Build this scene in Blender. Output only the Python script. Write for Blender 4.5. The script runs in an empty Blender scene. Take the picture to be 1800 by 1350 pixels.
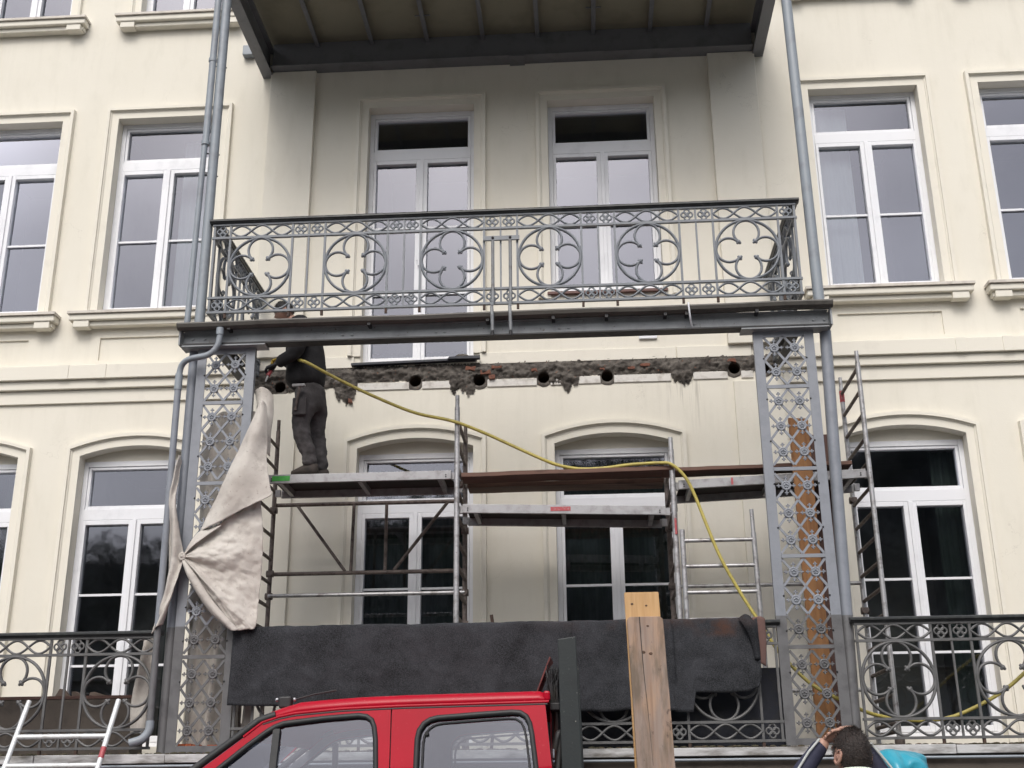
import bpy, bmesh, math, random
from mathutils import Vector, Matrix, noise as mnoise
from mathutils.geometry import tessellate_polygon

scene = bpy.context.scene
COL = scene.collection
random.seed(7)
R = math.radians
PI = math.pi

# ------------------------------------------------------------------ camera
cam_d = bpy.data.cameras.new('camera')
cam_d.sensor_fit = 'HORIZONTAL'; cam_d.sensor_width = 36.0
cam_d.lens = 42.0
cam_d.clip_start = 0.05; cam_d.clip_end = 2000
cam = bpy.data.objects.new('camera', cam_d); COL.objects.link(cam)
rot = Matrix(((0.997972, 0.029423, 0.056445), (0.06302, -0.331929, -0.941197), (-0.008957, 0.942845, -0.33311)))
cam.matrix_world = Matrix.Translation((0.7296, -12.3895, 1.6)) @ rot.to_4x4()
scene.camera = cam

# ------------------------------------------------------------------ world, sun, exposure
SUN_EL, SUN_AZ = R(48), R(188)
world = bpy.data.worlds.new("World"); scene.world = world; world.use_nodes = True
nt = world.node_tree; nt.nodes.clear()
N = nt.nodes.new
out = N('ShaderNodeOutputWorld'); bg = N('ShaderNodeBackground')
sky = N('ShaderNodeTexSky'); sky.sky_type = 'NISHITA'; sky.sun_disc = False
sky.sun_elevation = SUN_EL; sky.sun_rotation = SUN_AZ
sky.air_density = 1.0; sky.dust_density = 4.0; sky.ozone_density = 1.0
hs = N('ShaderNodeHueSaturation'); hs.inputs['Saturation'].default_value = 0.55
nt.links.new(sky.outputs[0], hs.inputs['Color'])
tc = N('ShaderNodeTexCoord'); nz = N('ShaderNodeTexNoise'); nz.inputs['Scale'].default_value = 2.6; nz.inputs['Detail'].default_value = 5
nt.links.new(tc.outputs['Generated'], nz.inputs['Vector'])
rmp = N('ShaderNodeMapRange'); rmp.inputs[1].default_value = 0.35; rmp.inputs[2].default_value = 0.68
rmp.inputs[3].default_value = 0.74; rmp.inputs[4].default_value = 1.32
nt.links.new(nz.outputs[0], rmp.inputs[0])
mx = N('ShaderNodeMix'); mx.data_type = 'RGBA'; mx.blend_type = 'MULTIPLY'; mx.inputs[0].default_value = 1.0
nt.links.new(hs.outputs[0], mx.inputs[6]); nt.links.new(rmp.outputs[0], mx.inputs[7])
nt.links.new(mx.outputs[2], bg.inputs[0]); bg.inputs[1].default_value = 0.145
nt.links.new(bg.outputs[0], out.inputs[0])

sun_d = bpy.data.lights.new('sun', 'SUN'); sun_d.energy = 0.82; sun_d.angle = R(22); sun_d.color = (1.0, 0.98, 0.95)
sun = bpy.data.objects.new('sun', sun_d); COL.objects.link(sun)
sd = Vector((math.sin(SUN_AZ) * math.cos(SUN_EL), math.cos(SUN_AZ) * math.cos(SUN_EL), math.sin(SUN_EL)))
sun.rotation_euler = sd.to_track_quat('Z', 'Y').to_euler(); sun.location = sd * 60
vs = scene.view_settings
scene.display_settings.display_device = 'sRGB'
vs.view_transform = 'Standard'; vs.look = 'None'; vs.exposure = 0.47; vs.gamma = 1.0; vs.use_curve_mapping = False

# ------------------------------------------------------------------ helpers
WM = {}
def place(o, M=None, parent=None):
    M = M if M is not None else Matrix()
    if parent is not None:
        o.parent = parent
        o.matrix_parent_inverse = WM[parent.name].inverted()
    o.matrix_basis = M
    WM[o.name] = M
    return o
def obj(name, mesh, M=None, parent=None):
    o = bpy.data.objects.new(name, mesh); COL.objects.link(o)
    return place(o, M, parent)
def tag(o, label=None, cat=None, group=None, kind=None):
    if label: o['label'] = label
    if cat: o['category'] = cat
    if group: o['group'] = group
    if kind: o['kind'] = kind
    return o
def thing(name, loc, label, cat, group=None):
    o = bpy.data.objects.new(name, None); COL.objects.link(o); o.empty_display_size = 0.2
    place(o, Matrix.Translation(loc))
    return tag(o, label, cat, group)

class MB:
    def __init__(s): s.v = []; s.f = []; s.sm = []
    def add(s, vs, fs, smooth=False):
        k = len(s.v); s.v += [tuple(p) for p in vs]
        s.f += [tuple(i + k for i in f) for f in fs]; s.sm += [smooth] * len(fs)
    def box(s, x0, x1, y0, y1, z0, z1):
        s.add([(x0, y0, z0), (x1, y0, z0), (x1, y1, z0), (x0, y1, z0), (x0, y0, z1), (x1, y0, z1), (x1, y1, z1), (x0, y1, z1)],
              [(0, 3, 2, 1), (4, 5, 6, 7), (0, 1, 5, 4), (1, 2, 6, 5), (2, 3, 7, 6), (3, 0, 4, 7)])
    def obox(s, M, sx, sy, sz):
        vs = [M @ Vector((a * sx / 2, b * sy / 2, c * sz / 2)) for c in (-1, 1) for a, b in ((-1, -1), (1, -1), (1, 1), (-1, 1))]
        s.add(vs, [(0, 3, 2, 1), (4, 5, 6, 7), (0, 1, 5, 4), (1, 2, 6, 5), (2, 3, 7, 6), (3, 0, 4, 7)])
    def quad(s, a, b, c, d): s.add([a, b, c, d], [(0, 1, 2, 3)])
    def tube(s, pts, r, n=8, closed=False, smooth=True, flat=None, up=None):
        pts = [Vector(p) for p in pts]; m = len(pts)
        rs = r if isinstance(r, (list, tuple)) else [r] * m
        vs = []; prev = None
        for i, p in enumerate(pts):
            if closed: t = pts[(i + 1) % m] - pts[i - 1]
            else: t = pts[min(i + 1, m - 1)] - pts[max(i - 1, 0)]
            if t.length < 1e-9: t = Vector((0, 0, 1))
            t.normalize()
            if up is not None: a = Vector(up) - t * t.dot(Vector(up))
            elif prev is None:
                a = Vector((0, 1, 0)) - t * t.y
                if a.length < 0.2: a = Vector((1, 0, 0)) - t * t.x
            else: a = prev - t * prev.dot(t)
            a.normalize(); prev = a; b = t.cross(a)
            for k in range(n):
                w = 2 * PI * (k + 0.5) / n
                ca, cb = math.cos(w), math.sin(w)
                if flat: ca *= flat
                vs.append(p + (a * ca + b * cb) * rs[i])
        fs = []
        for i in range(m if closed else m - 1):
            j = (i + 1) % m
            for k in range(n):
                l = (k + 1) % n
                fs.append((i * n + k, i * n + l, j * n + l, j * n + k))
        s.add(vs, fs, smooth)
        if not closed:
            s.add(vs[:n], [tuple(range(n - 1, -1, -1))]); s.add(vs[-n:], [tuple(range(n))])
    def bar(s, a, b, w, t, up=(0, 1, 0)):
        a, b = Vector(a), Vector(b); d = (b - a); L = d.length; d.normalize()
        u = Vector(up) - d * d.dot(Vector(up)); u.normalize(); c = d.cross(u)
        M = Matrix.Translation((a + b) / 2) @ Matrix((c, u, d)).transposed().to_4x4()
        s.obox(M, w, t, L)
    def prism(s, poly, y0, y1):
        """poly: (x,z) outline; extruded in y"""
        n = len(poly)
        s.add([(p[0], y0, p[1]) for p in poly] + [(p[0], y1, p[1]) for p in poly],
              [tuple(range(n)), tuple(range(2 * n - 1, n - 1, -1))] + [(i, i + n, (i + 1) % n + n, (i + 1) % n) for i in range(n)])
    def sphere(s, c, r, n=8, m=6, sc=(1, 1, 1)):
        c = Vector(c); vs = [c + Vector((0, 0, -r * sc[2]))]
        for i in range(1, m):
            t = PI * i / m
            for k in range(n):
                w = 2 * PI * k / n
                vs.append(c + Vector((r * sc[0] * math.sin(t) * math.cos(w), r * sc[1] * math.sin(t) * math.sin(w), -r * sc[2] * math.cos(t))))
        vs.append(c + Vector((0, 0, r * sc[2])))
        fs = [(0, 1 + (k + 1) % n, 1 + k) for k in range(n)]
        for i in range(m - 2):
            for k in range(n):
                fs.append((1 + i * n + k, 1 + i * n + (k + 1) % n, 1 + (i + 1) * n + (k + 1) % n, 1 + (i + 1) * n + k))
        L = len(vs) - 1
        fs += [(L, 1 + (m - 2) * n + k, 1 + (m - 2) * n + (k + 1) % n) for k in range(n)]
        s.add(vs, fs, True)
    def mesh(s, name, mat, fix=True):
        me = bpy.data.meshes.new(name); me.from_pydata(s.v, [], s.f); me.update()
        me.polygons.foreach_set('use_smooth', s.sm)
        if fix:
            bm = bmesh.new(); bm.from_mesh(me); bmesh.ops.recalc_face_normals(bm, faces=bm.faces); bm.to_mesh(me); bm.free()
        for m in (mat if isinstance(mat, (list, tuple)) else [mat]): me.materials.append(m)
        return me
    def build(s, name, mat, parent=None, M=None, fix=True, bevel=0):
        o = obj(name, s.mesh(name, mat, fix), M, parent)
        if bevel:
            b = o.modifiers.new('bevel', 'BEVEL'); b.width = bevel; b.segments = 2; b.limit_method = 'ANGLE'; b.angle_limit = R(40)
        return o

def fbm(x, y, z, o=4):
    return mnoise.fractal(Vector((x, y, z)), 0.6, 2.1, o)

def cr(p0, p1, p2, p3, t):
    return 0.5 * ((2 * p1) + (p2 - p0) * t + (2 * p0 - 5 * p1 + 4 * p2 - p3) * t * t + (3 * p1 - p0 - 3 * p2 + p3) * t * t * t)
def spline(pts, n):
    pts = [Vector(p) for p in pts]; m = len(pts); out = []
    for i in range(n + 1):
        u = i / n * (m - 1); k = min(int(u), m - 2); t = u - k
        out.append(cr(pts[max(k - 1, 0)], pts[k], pts[k + 1], pts[min(k + 2, m - 1)], t))
    return out
def patch(rows, nu, nv, disp=None):
    """rows of 3-D control points -> smooth grid of verts (nv+1)x(nu+1); disp(u,v)->offset vector"""
    rs = [spline(r, nu) for r in rows]
    cols = [spline([r[i] for r in rs], nv) for i in range(nu + 1)]
    g = [[cols[i][j].copy() for i in range(nu + 1)] for j in range(nv + 1)]
    if disp:
        for j in range(nv + 1):
            for i in range(nu + 1):
                g[j][i] += Vector(disp(i / nu, j / nv, g[j][i]))
    mb = MB(); W = nu + 1
    mb.add([p for row in g for p in row], [(j * W + i, j * W + i + 1, (j + 1) * W + i + 1, (j + 1) * W + i) for j in range(nv) for i in range(nu)], True)
    return mb
def cloth(mb, name, mat, parent=None, th=0.006, sub=0):
    o = mb.build(name, mat, parent)
    s = o.modifiers.new('solid', 'SOLIDIFY'); s.thickness = th; s.offset = 0
    if sub:
        u = o.modifiers.new('sub', 'SUBSURF'); u.levels = sub; u.render_levels = sub
    return o

# ------------------------------------------------------------------ materials
def new_mat(name):
    m = bpy.data.materials.new(name); m.use_nodes = True
    nt = m.node_tree; b = nt.nodes['Principled BSDF']
    return m, nt, b
def geo_noise(nt, scale, detail=6, vec_scale=(1, 1, 1), rough=0.6):
    g = nt.nodes.new('ShaderNodeNewGeometry'); mp = nt.nodes.new('ShaderNodeMapping'); mp.inputs['Scale'].default_value = vec_scale
    n = nt.nodes.new('ShaderNodeTexNoise'); n.inputs['Scale'].default_value = scale; n.inputs['Detail'].default_value = detail; n.inputs['Roughness'].default_value = rough
    nt.links.new(g.outputs['Position'], mp.inputs['Vector']); nt.links.new(mp.outputs[0], n.inputs['Vector'])
    return n
def ramp(nt, src, a, b):
    r = nt.nodes.new('ShaderNodeMapRange'); r.inputs[1].default_value = a; r.inputs[2].default_value = b; r.clamp = True
    nt.links.new(src, r.inputs[0]); return r.outputs[0]
def mixc(nt, fac, a, b):
    m = nt.nodes.new('ShaderNodeMix'); m.data_type = 'RGBA'
    if isinstance(fac, float): m.inputs[0].default_value = fac
    else: nt.links.new(fac, m.inputs[0])
    for i, c in ((6, a), (7, b)):
        if isinstance(c, tuple): m.inputs[i].default_value = (*c, 1)
        else: nt.links.new(c, m.inputs[i])
    return m.outputs[2]
def math_n(nt, op, a, b=None):
    m = nt.nodes.new('ShaderNodeMath'); m.operation = op
    for i, c in enumerate((a, b)):
        if c is None: continue
        if isinstance(c, (int, float)): m.inputs[i].default_value = c
        else: nt.links.new(c, m.inputs[i])
    return m.outputs[0]
def bump(nt, b, src, strength, dist=0.01):
    bp = nt.nodes.new('ShaderNodeBump'); bp.inputs['Strength'].default_value = strength; bp.inputs['Distance'].default_value = dist
    nt.links.new(src, bp.inputs['Height']); nt.links.new(bp.outputs[0], b.inputs['Normal'])
def pos(nt, axis):
    g = nt.nodes.new('ShaderNodeNewGeometry'); s = nt.nodes.new('ShaderNodeSeparateXYZ'); nt.links.new(g.outputs['Position'], s.inputs[0])
    return s.outputs[axis]
def weather(name, base, dark, scale=6, lo=0.5, hi=0.75, rough=0.6, bs=60, bstr=0.15, metallic=0.0, vec=(1, 1, 1), spec=0.5, fine=None):
    m, nt, b = new_mat(name)
    n = geo_noise(nt, scale, 6, vec)
    c = mixc(nt, ramp(nt, n.outputs[0], lo, hi), base, dark)
    if fine:
        n3 = geo_noise(nt, fine[0], 3)
        c = mixc(nt, ramp(nt, n3.outputs[0], fine[2], fine[3]), c, fine[1])
    nt.links.new(c, b.inputs['Base Color'])
    b.inputs['Roughness'].default_value = rough; b.inputs['Metallic'].default_value = metallic
    b.inputs['Specular IOR Level'].default_value = spec
    if bstr:
        n2 = geo_noise(nt, bs, 4, vec); bump(nt, b, n2.outputs[0], bstr)
    return m

def wall_material():
    m, nt, b = new_mat('cream_render')
    n1 = geo_noise(nt, 0.7, 5); n2 = geo_noise(nt, 5, 6, (1, 1, 0.35))
    c = mixc(nt, ramp(nt, n1.outputs[0], 0.35, 0.7), (0.745, 0.712, 0.625), (0.715, 0.68, 0.59))
    c = mixc(nt, math_n(nt, 'MULTIPLY', ramp(nt, n2.outputs[0], 0.52, 0.8), 0.45), c, (0.60, 0.57, 0.48))
    # grime washed down below the sills, faint old streaks elsewhere
    zz = pos(nt, 2); sg = geo_noise(nt, 9, 4, (1, 1, 0.05))
    below = math_n(nt, 'MULTIPLY', ramp(nt, zz, 6.0, 6.75), ramp(nt, zz, 6.85, 6.8))
    below2 = math_n(nt, 'MULTIPLY', ramp(nt, zz, 9.6, 10.8), ramp(nt, zz, 10.9, 10.84))
    below3 = math_n(nt, 'MULTIPLY', ramp(nt, zz, 5.3, 5.85), ramp(nt, zz, 5.93, 5.9))
    g_ = math_n(nt, 'ADD', math_n(nt, 'ADD', below, below2), math_n(nt, 'ADD', below3, 0.22))
    c = mixc(nt, math_n(nt, 'MULTIPLY', math_n(nt, 'MULTIPLY', g_, ramp(nt, sg.outputs[0], 0.5, 0.75)), 0.13), c, (0.46, 0.43, 0.36))
    # hairline cracks
    vo = nt.nodes.new('ShaderNodeTexVoronoi'); vo.feature = 'DISTANCE_TO_EDGE'; vo.inputs['Scale'].default_value = 0.9
    wn = geo_noise(nt, 3, 4); gp = nt.nodes.new('ShaderNodeNewGeometry'); va = nt.nodes.new('ShaderNodeVectorMath'); va.operation = 'ADD'
    nt.links.new(gp.outputs['Position'], va.inputs[0]); nt.links.new(wn.outputs['Color'], va.inputs[1]); nt.links.new(va.outputs[0], vo.inputs['Vector'])
    cm = geo_noise(nt, 0.9, 2)
    c = mixc(nt, math_n(nt, 'MULTIPLY', math_n(nt, 'MULTIPLY', ramp(nt, vo.outputs['Distance'], 0.006, 0.002), ramp(nt, cm.outputs[0], 0.55, 0.62)), 0.22), c, (0.35, 0.32, 0.27))
    # rain streaks left under the removed joists
    x, z = pos(nt, 0), pos(nt, 2)
    st = geo_noise(nt, 16, 4, (1.6, 1, 0.06))
    mask = math_n(nt, 'MULTIPLY', ramp(nt, x, 1.55, 1.75), ramp(nt, x, 2.15, 1.95))
    mask = math_n(nt, 'MULTIPLY', mask, math_n(nt, 'MULTIPLY', ramp(nt, z, 5.35, 5.9), ramp(nt, z, 6.0, 5.95)))
    f = math_n(nt, 'MULTIPLY', mask, ramp(nt, st.outputs[0], 0.5, 0.68))
    c = mixc(nt, math_n(nt, 'MULTIPLY', f, 0.75), c, (0.2, 0.18, 0.15))
    # thin specks and chips
    n3 = geo_noise(nt, 38, 2)
    c = mixc(nt, math_n(nt, 'MULTIPLY', ramp(nt, n3.outputs[0], 0.755, 0.78), 0.5), c, (0.35, 0.32, 0.28))
    nt.links.new(c, b.inputs['Base Color'])
    b.inputs['Roughness'].default_value = 0.85; b.inputs['Specular IOR Level'].default_value = 0.25
    n4 = geo_noise(nt, 90, 4); n5 = geo_noise(nt, 6, 3)
    h = math_n(nt, 'ADD', n4.outputs[0], math_n(nt, 'MULTIPLY', n5.outputs[0], 2.0))
    bump(nt, b, h, 0.18, 0.006)
    return m
def paint_material(name, top, low, zsplit, rough=0.45):
    """metal paint; below zsplit the old dark coat is still on"""
    m, nt, b = new_mat(name)
    f = ramp(nt, pos(nt, 2), zsplit - 0.004, zsplit + 0.004)
    n = geo_noise(nt, 9, 6)
    lo = mixc(nt, ramp(nt, n.outputs[0], 0.45, 0.75), low, tuple(v * 0.6 for v in low))
    hi = mixc(nt, ramp(nt, n.outputs[0], 0.45, 0.75), top, tuple(v * 0.82 for v in top))
    c = mixc(nt, f, lo, hi)
    n3 = geo_noise(nt, 45, 3)
    c = mixc(nt, math_n(nt, 'MULTIPLY', ramp(nt, n3.outputs[0], 0.7, 0.78), 0.6), c, (0.09, 0.05, 0.03))
    nt.links.new(c, b.inputs['Base Color']); b.inputs['Roughness'].default_value = rough
    n2 = geo_noise(nt, 70, 3); bump(nt, b, n2.outputs[0], 0.12)
    return m
def wood_material(name, light, mid, dark, axis='z', scale=1.0, knots=0.5):
    m, nt, b = new_mat(name)
    vec = {'z': (1, 1, 0.07), 'x': (0.07, 1, 1), 'y': (1, 0.07, 1)}[axis]
    n1 = geo_noise(nt, 28 * scale, 6, vec); n2 = geo_noise(nt, 6 * scale, 5, vec)
    n3 = geo_noise(nt, 5 * scale, 3, tuple(max(v, 0.4) for v in vec))
    c = mixc(nt, ramp(nt, n1.outputs[0], 0.35, 0.7), light, mid)
    c = mixc(nt, math_n(nt, 'MULTIPLY', ramp(nt, n2.outputs[0], 0.52, 0.72), 0.8), c, dark)
    c = mixc(nt, math_n(nt, 'MULTIPLY', ramp(nt, n3.outputs[0], 0.62, 0.72), knots), c, tuple(v * 0.45 for v in dark))
    nt.links.new(c, b.inputs['Base Color']); b.inputs['Roughness'].default_value = 0.75
    bump(nt, b, n1.outputs[0], 0.35, 0.004)
    return m
def glass_material(name, refl=0.10, tint=(0.75, 0.8, 0.8), rough=0.0):
    m = bpy.data.materials.new(name); m.use_nodes = True; nt = m.node_tree; nt.nodes.clear()
    o = nt.nodes.new('ShaderNodeOutputMaterial'); mix = nt.nodes.new('ShaderNodeMixShader')
    tr = nt.nodes.new('ShaderNodeBsdfTransparent'); tr.inputs[0].default_value = (*tint, 1)
    gl = nt.nodes.new('ShaderNodeBsdfGlossy'); gl.inputs[0].default_value = (0.86, 0.88, 1.0, 1); gl.inputs['Roughness'].default_value = rough
    fr = nt.nodes.new('ShaderNodeFresnel'); fr.inputs[0].default_value = 1.5
    f = math_n(nt, 'ADD', fr.outputs[0], refl)
    n = geo_noise(nt, 1.3, 2); bp = nt.nodes.new('ShaderNodeBump'); bp.inputs['Strength'].default_value = 0.06; bp.inputs['Distance'].default_value = 0.02
    nt.links.new(n.outputs[0], bp.inputs['Height']); nt.links.new(bp.outputs[0], gl.inputs['Normal'])
    nt.links.new(f, mix.inputs[0]); nt.links.new(tr.outputs[0], mix.inputs[1]); nt.links.new(gl.outputs[0], mix.inputs[2])
    nt.links.new(mix.outputs[0], o.inputs[0])
    return m

M_wall = wall_material()
M_trim = weather('cream_trim', (0.745, 0.712, 0.625), (0.66, 0.63, 0.55), 3.5, 0.55, 0.8, 0.8, 80, 0.1, spec=0.25)
M_sill = weather('sill_tile', (0.60, 0.56, 0.50), (0.40, 0.36, 0.32), 7, 0.5, 0.75, 0.7, 60, 0.1)
M_pvc = weather('white_window_plastic', (0.76, 0.77, 0.80), (0.62, 0.63, 0.66), 4, 0.55, 0.8, 0.35, 50, 0.02)
M_glass = glass_material('window_glass', 0.105, rough=0.03)
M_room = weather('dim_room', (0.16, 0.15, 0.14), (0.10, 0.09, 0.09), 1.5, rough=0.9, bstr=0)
M_net = weather('net_curtain', (0.55, 0.56, 0.58), (0.42, 0.43, 0.46), 8, vec=(3, 1, 0.1), rough=0.9, bstr=0)
M_green = weather('green_curtain', (0.03, 0.045, 0.038), (0.012, 0.02, 0.018), 9, vec=(3, 1, 0.1), rough=0.9, bstr=0)
M_mortar = weather('raw_mortar', (0.125, 0.112, 0.098), (0.04, 0.034, 0.03), 9, 0.42, 0.66, 0.95, 45, 0.9, fine=(24, (0.27, 0.12, 0.07), 0.66, 0.75))
M_hole = weather('dark_hole', (0.055, 0.036, 0.024), (0.02, 0.014, 0.01), 8, rough=1, bstr=0)  # near-black brown lining inside the joist holes
M_white = weather('white_band', (0.66, 0.64, 0.60), (0.45, 0.42, 0.38), 9, 0.5, 0.7, 0.8)
M_membrane = weather('black_membrane', (0.015, 0.018, 0.03), (0.03, 0.03, 0.03), 10, rough=0.5)
M_rail = paint_material('railing_paint', (0.165, 0.18, 0.20), (0.11, 0.11, 0.11), 4.0)
M_hand = weather('handrail_black', (0.026, 0.028, 0.029), (0.06, 0.065, 0.06), 12, 0.5, 0.7, 0.35)
M_foot = weather('rusty_foot', (0.06, 0.035, 0.025), (0.03, 0.02, 0.02), 20, rough=0.8)
M_col = paint_material('column_paint', (0.225, 0.24, 0.27), (0.12, 0.12, 0.124), 3.13)
M_pipe = paint_material('pipe_paint', (0.225, 0.243, 0.277), (0.135, 0.135, 0.14), 3.13)
M_pipe2 = weather('zinc_pipe', (0.25, 0.28, 0.31), (0.19, 0.20, 0.22), 5, rough=0.45)
M_beam = weather('beam_paint', (0.285, 0.30, 0.315), (0.17, 0.175, 0.18), 4, 0.45, 0.75, 0.5, fine=(30, (0.10, 0.06, 0.04), 0.66, 0.76))
M_gutter = weather('weathered_gutter', (0.10, 0.093, 0.082), (0.05, 0.045, 0.042), 8, rough=0.6)
M_black = weather('black_steel', (0.02, 0.02, 0.022), (0.04, 0.035, 0.03), 9, rough=0.6)
M_soffit = weather('balcony_soffit', (0.235, 0.22, 0.165), (0.185, 0.172, 0.125), 3, rough=0.9)
M_canbeam = weather('canopy_steel', (0.16, 0.165, 0.178), (0.11, 0.115, 0.122), 5, rough=0.5)
M_alu = weather('scuffed_aluminium', (0.43, 0.43, 0.44), (0.18, 0.165, 0.155), 14, 0.48, 0.7, 0.45, 90, 0.15, metallic=0.55, fine=(60, (0.16, 0.12, 0.10), 0.64, 0.72))
M_steel = weather('rusty_tube', (0.16, 0.13, 0.115), (0.06, 0.045, 0.04), 16, 0.42, 0.7, 0.65, 80, 0.2, metallic=0.2, fine=(50, (0.30, 0.28, 0.27), 0.66, 0.74))
M_galv = weather('galvanised_platform', (0.34, 0.34, 0.35), (0.20, 0.19, 0.19), 11, 0.45, 0.75, 0.5, metallic=0.35, fine=(40, (0.25, 0.2, 0.18), 0.68, 0.76))
M_ply = weather('dark_plywood', (0.028, 0.022, 0.019), (0.014, 0.012, 0.012), 7, rough=0.8)
M_greenmark = weather('green_sticker', (0.05, 0.36, 0.05), (0.04, 0.22, 0.05), 30, rough=0.5)
M_redmark = weather('red_sticker', (0.38, 0.06, 0.07), (0.34, 0.20, 0.19), 55, rough=0.5)
def canvas_material():
    m, nt, b = new_mat('canvas_sheet')
    n1 = geo_noise(nt, 2.6, 5); n2 = geo_noise(nt, 9, 6); n3 = geo_noise(nt, 30, 4); n4 = geo_noise(nt, 160, 2)
    c = mixc(nt, ramp(nt, n1.outputs[0], .38, .66), (0.56, 0.53, 0.485), (0.43, 0.395, 0.36))
    c = mixc(nt, math_n(nt, 'MULTIPLY', ramp(nt, n2.outputs[0], .55, .75), .6), c, (0.30, 0.265, 0.24))
    c = mixc(nt, math_n(nt, 'MULTIPLY', ramp(nt, n3.outputs[0], .62, .72), .55), c, (0.22, 0.18, 0.16))
    nt.links.new(c, b.inputs['Base Color']); b.inputs['Roughness'].default_value = .9; b.inputs['Specular IOR Level'].default_value = .2
    h = math_n(nt, 'ADD', n4.outputs[0], math_n(nt, 'MULTIPLY', n2.outputs[0], 3.0)); bump(nt, b, h, .35, .008)
    return m
M_tarp = canvas_material()
M_hose = weather('yellow_hose', (0.43, 0.36, 0.085), (0.27, 0.21, 0.06), 12, rough=0.45)
M_plank = wood_material('old_plank', (0.345, 0.245, 0.18), (0.25, 0.165, 0.115), (0.10, 0.072, 0.055), knots=.85)
M_plank2 = wood_material('fresh_plank', (0.56, 0.36, 0.18), (0.44, 0.26, 0.11), (0.24, 0.125, 0.055))
M_orange = wood_material('orange_board', (0.42, 0.21, 0.085), (0.28, 0.125, 0.05), (0.10, 0.045, 0.025), scale=.8, knots=.9)
M_brown = weather('brown_board', (0.085, 0.04, 0.03), (0.04, 0.02, 0.018), 5, rough=0.7, vec=(1, 1, 0.2))
M_scafplank = wood_material('scaffold_plank', (0.17, 0.09, 0.065), (0.10, 0.055, 0.04), (0.04, 0.022, 0.018), axis='x')
M_plankpale = wood_material('plank_end', (0.42, 0.27, 0.16), (0.2, 0.11, 0.06), (0.08, 0.05, 0.03), axis='x')
M_slab = weather('slab_edge', (0.50, 0.50, 0.50), (0.14, 0.13, 0.115), 5, 0.42, 0.66, 0.8, 30, 0.3, vec=(0.6, 1, 2.5))
M_moss = weather('moss_dirt', (0.05, 0.045, 0.025), (0.10, 0.06, 0.04), 14, rough=1, bs=40, bstr=0.8)
M_dirt = weather('dirty_board', (0.085, 0.07, 0.058), (0.045, 0.036, 0.03), 6, rough=0.85, bs=20, bstr=0.3)
M_log = wood_material('split_log', (0.075, 0.05, 0.036), (0.05, 0.034, 0.025), (0.035, 0.024, 0.018))
M_shop = weather('shopfront', (0.075, 0.085, 0.11), (0.05, 0.05, 0.06), 3, rough=0.4)
M_brick = weather('orange_brick', (0.42, 0.11, 0.04), (0.28, 0.07, 0.03), 12, rough=0.9)

def carpet_material():
    m, nt, b = new_mat('felt_carpet')
    n1 = geo_noise(nt, 3.0, 5); n2 = geo_noise(nt, 140, 3)
    c = mixc(nt, ramp(nt, n1.outputs[0], 0.35, 0.7), (0.016, 0.017, 0.018), (0.040, 0.0415, 0.046))
    c = mixc(nt, math_n(nt, 'MULTIPLY', ramp(nt, n2.outputs[0], 0.42, 0.66), 0.6), c, (0.075, 0.077, 0.088))
    # rust-brown dirt along the folded top edge and in one smear
    z, x = pos(nt, 2), pos(nt, 0)
    e = math_n(nt, 'MULTIPLY', ramp(nt, z, 3.0, 3.09), ramp(nt, x, 0.0, 1.2))
    s = math_n(nt, 'MULTIPLY', math_n(nt, 'MULTIPLY', ramp(nt, x, 1.62, 1.8), ramp(nt, x, 2.08, 1.95)), math_n(nt, 'MULTIPLY', ramp(nt, z, 2.93, 2.99), ramp(nt, z, 3.1, 3.05)))
    n4 = geo_noise(nt, 7, 4)
    f = math_n(nt, 'MULTIPLY', math_n(nt, 'ADD', math_n(nt, 'MULTIPLY', e, 0.5), s), ramp(nt, n4.outputs[0], 0.4, 0.6))
    c = mixc(nt, math_n(nt, 'MULTIPLY', f, 0.8), c, (0.075, 0.042, 0.032))
    nt.links.new(c, b.inputs['Base Color']); b.inputs['Roughness'].default_value = 1.0; b.inputs['Specular IOR Level'].default_value = 0.1
    bump(nt, b, n2.outputs[0], 0.7, 0.006)
    return m
M_carpet = carpet_material()
M_carpetback = weather('carpet_back', (0.13, 0.075, 0.065), (0.07, 0.045, 0.04), 8, rough=1)
# ------------------------------------------------------------------ ground
g = MB(); g.quad((-400, -400, 0), (400, -400, 0), (400, 400, 0), (-400, 400, 0))
tag(g.build('ground', weather('earth', (0.10, 0.10, 0.09), (0.07, 0.07, 0.06), 0.3, rough=1)), kind='structure')
g = MB(); g.quad((-80, -9.2, 0.004), (80, -9.2, 0.004), (80, -2.2, 0.004), (-80, -2.2, 0.004))
tag(g.build('road', weather('asphalt', (0.06, 0.06, 0.062), (0.04, 0.04, 0.042), 2, rough=0.9, bs=200, bstr=0.4)), kind='structure')
g = MB(); g.box(-80, 80, -2.2, 0.6, -0.05, 0.13); g.box(-80, 80, -14.5, -9.2, -0.05, 0.13)
tag(g.build('pavement', weather('paving', (0.27, 0.26, 0.25), (0.18, 0.18, 0.17), 3, rough=0.9)), kind='structure')

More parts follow.
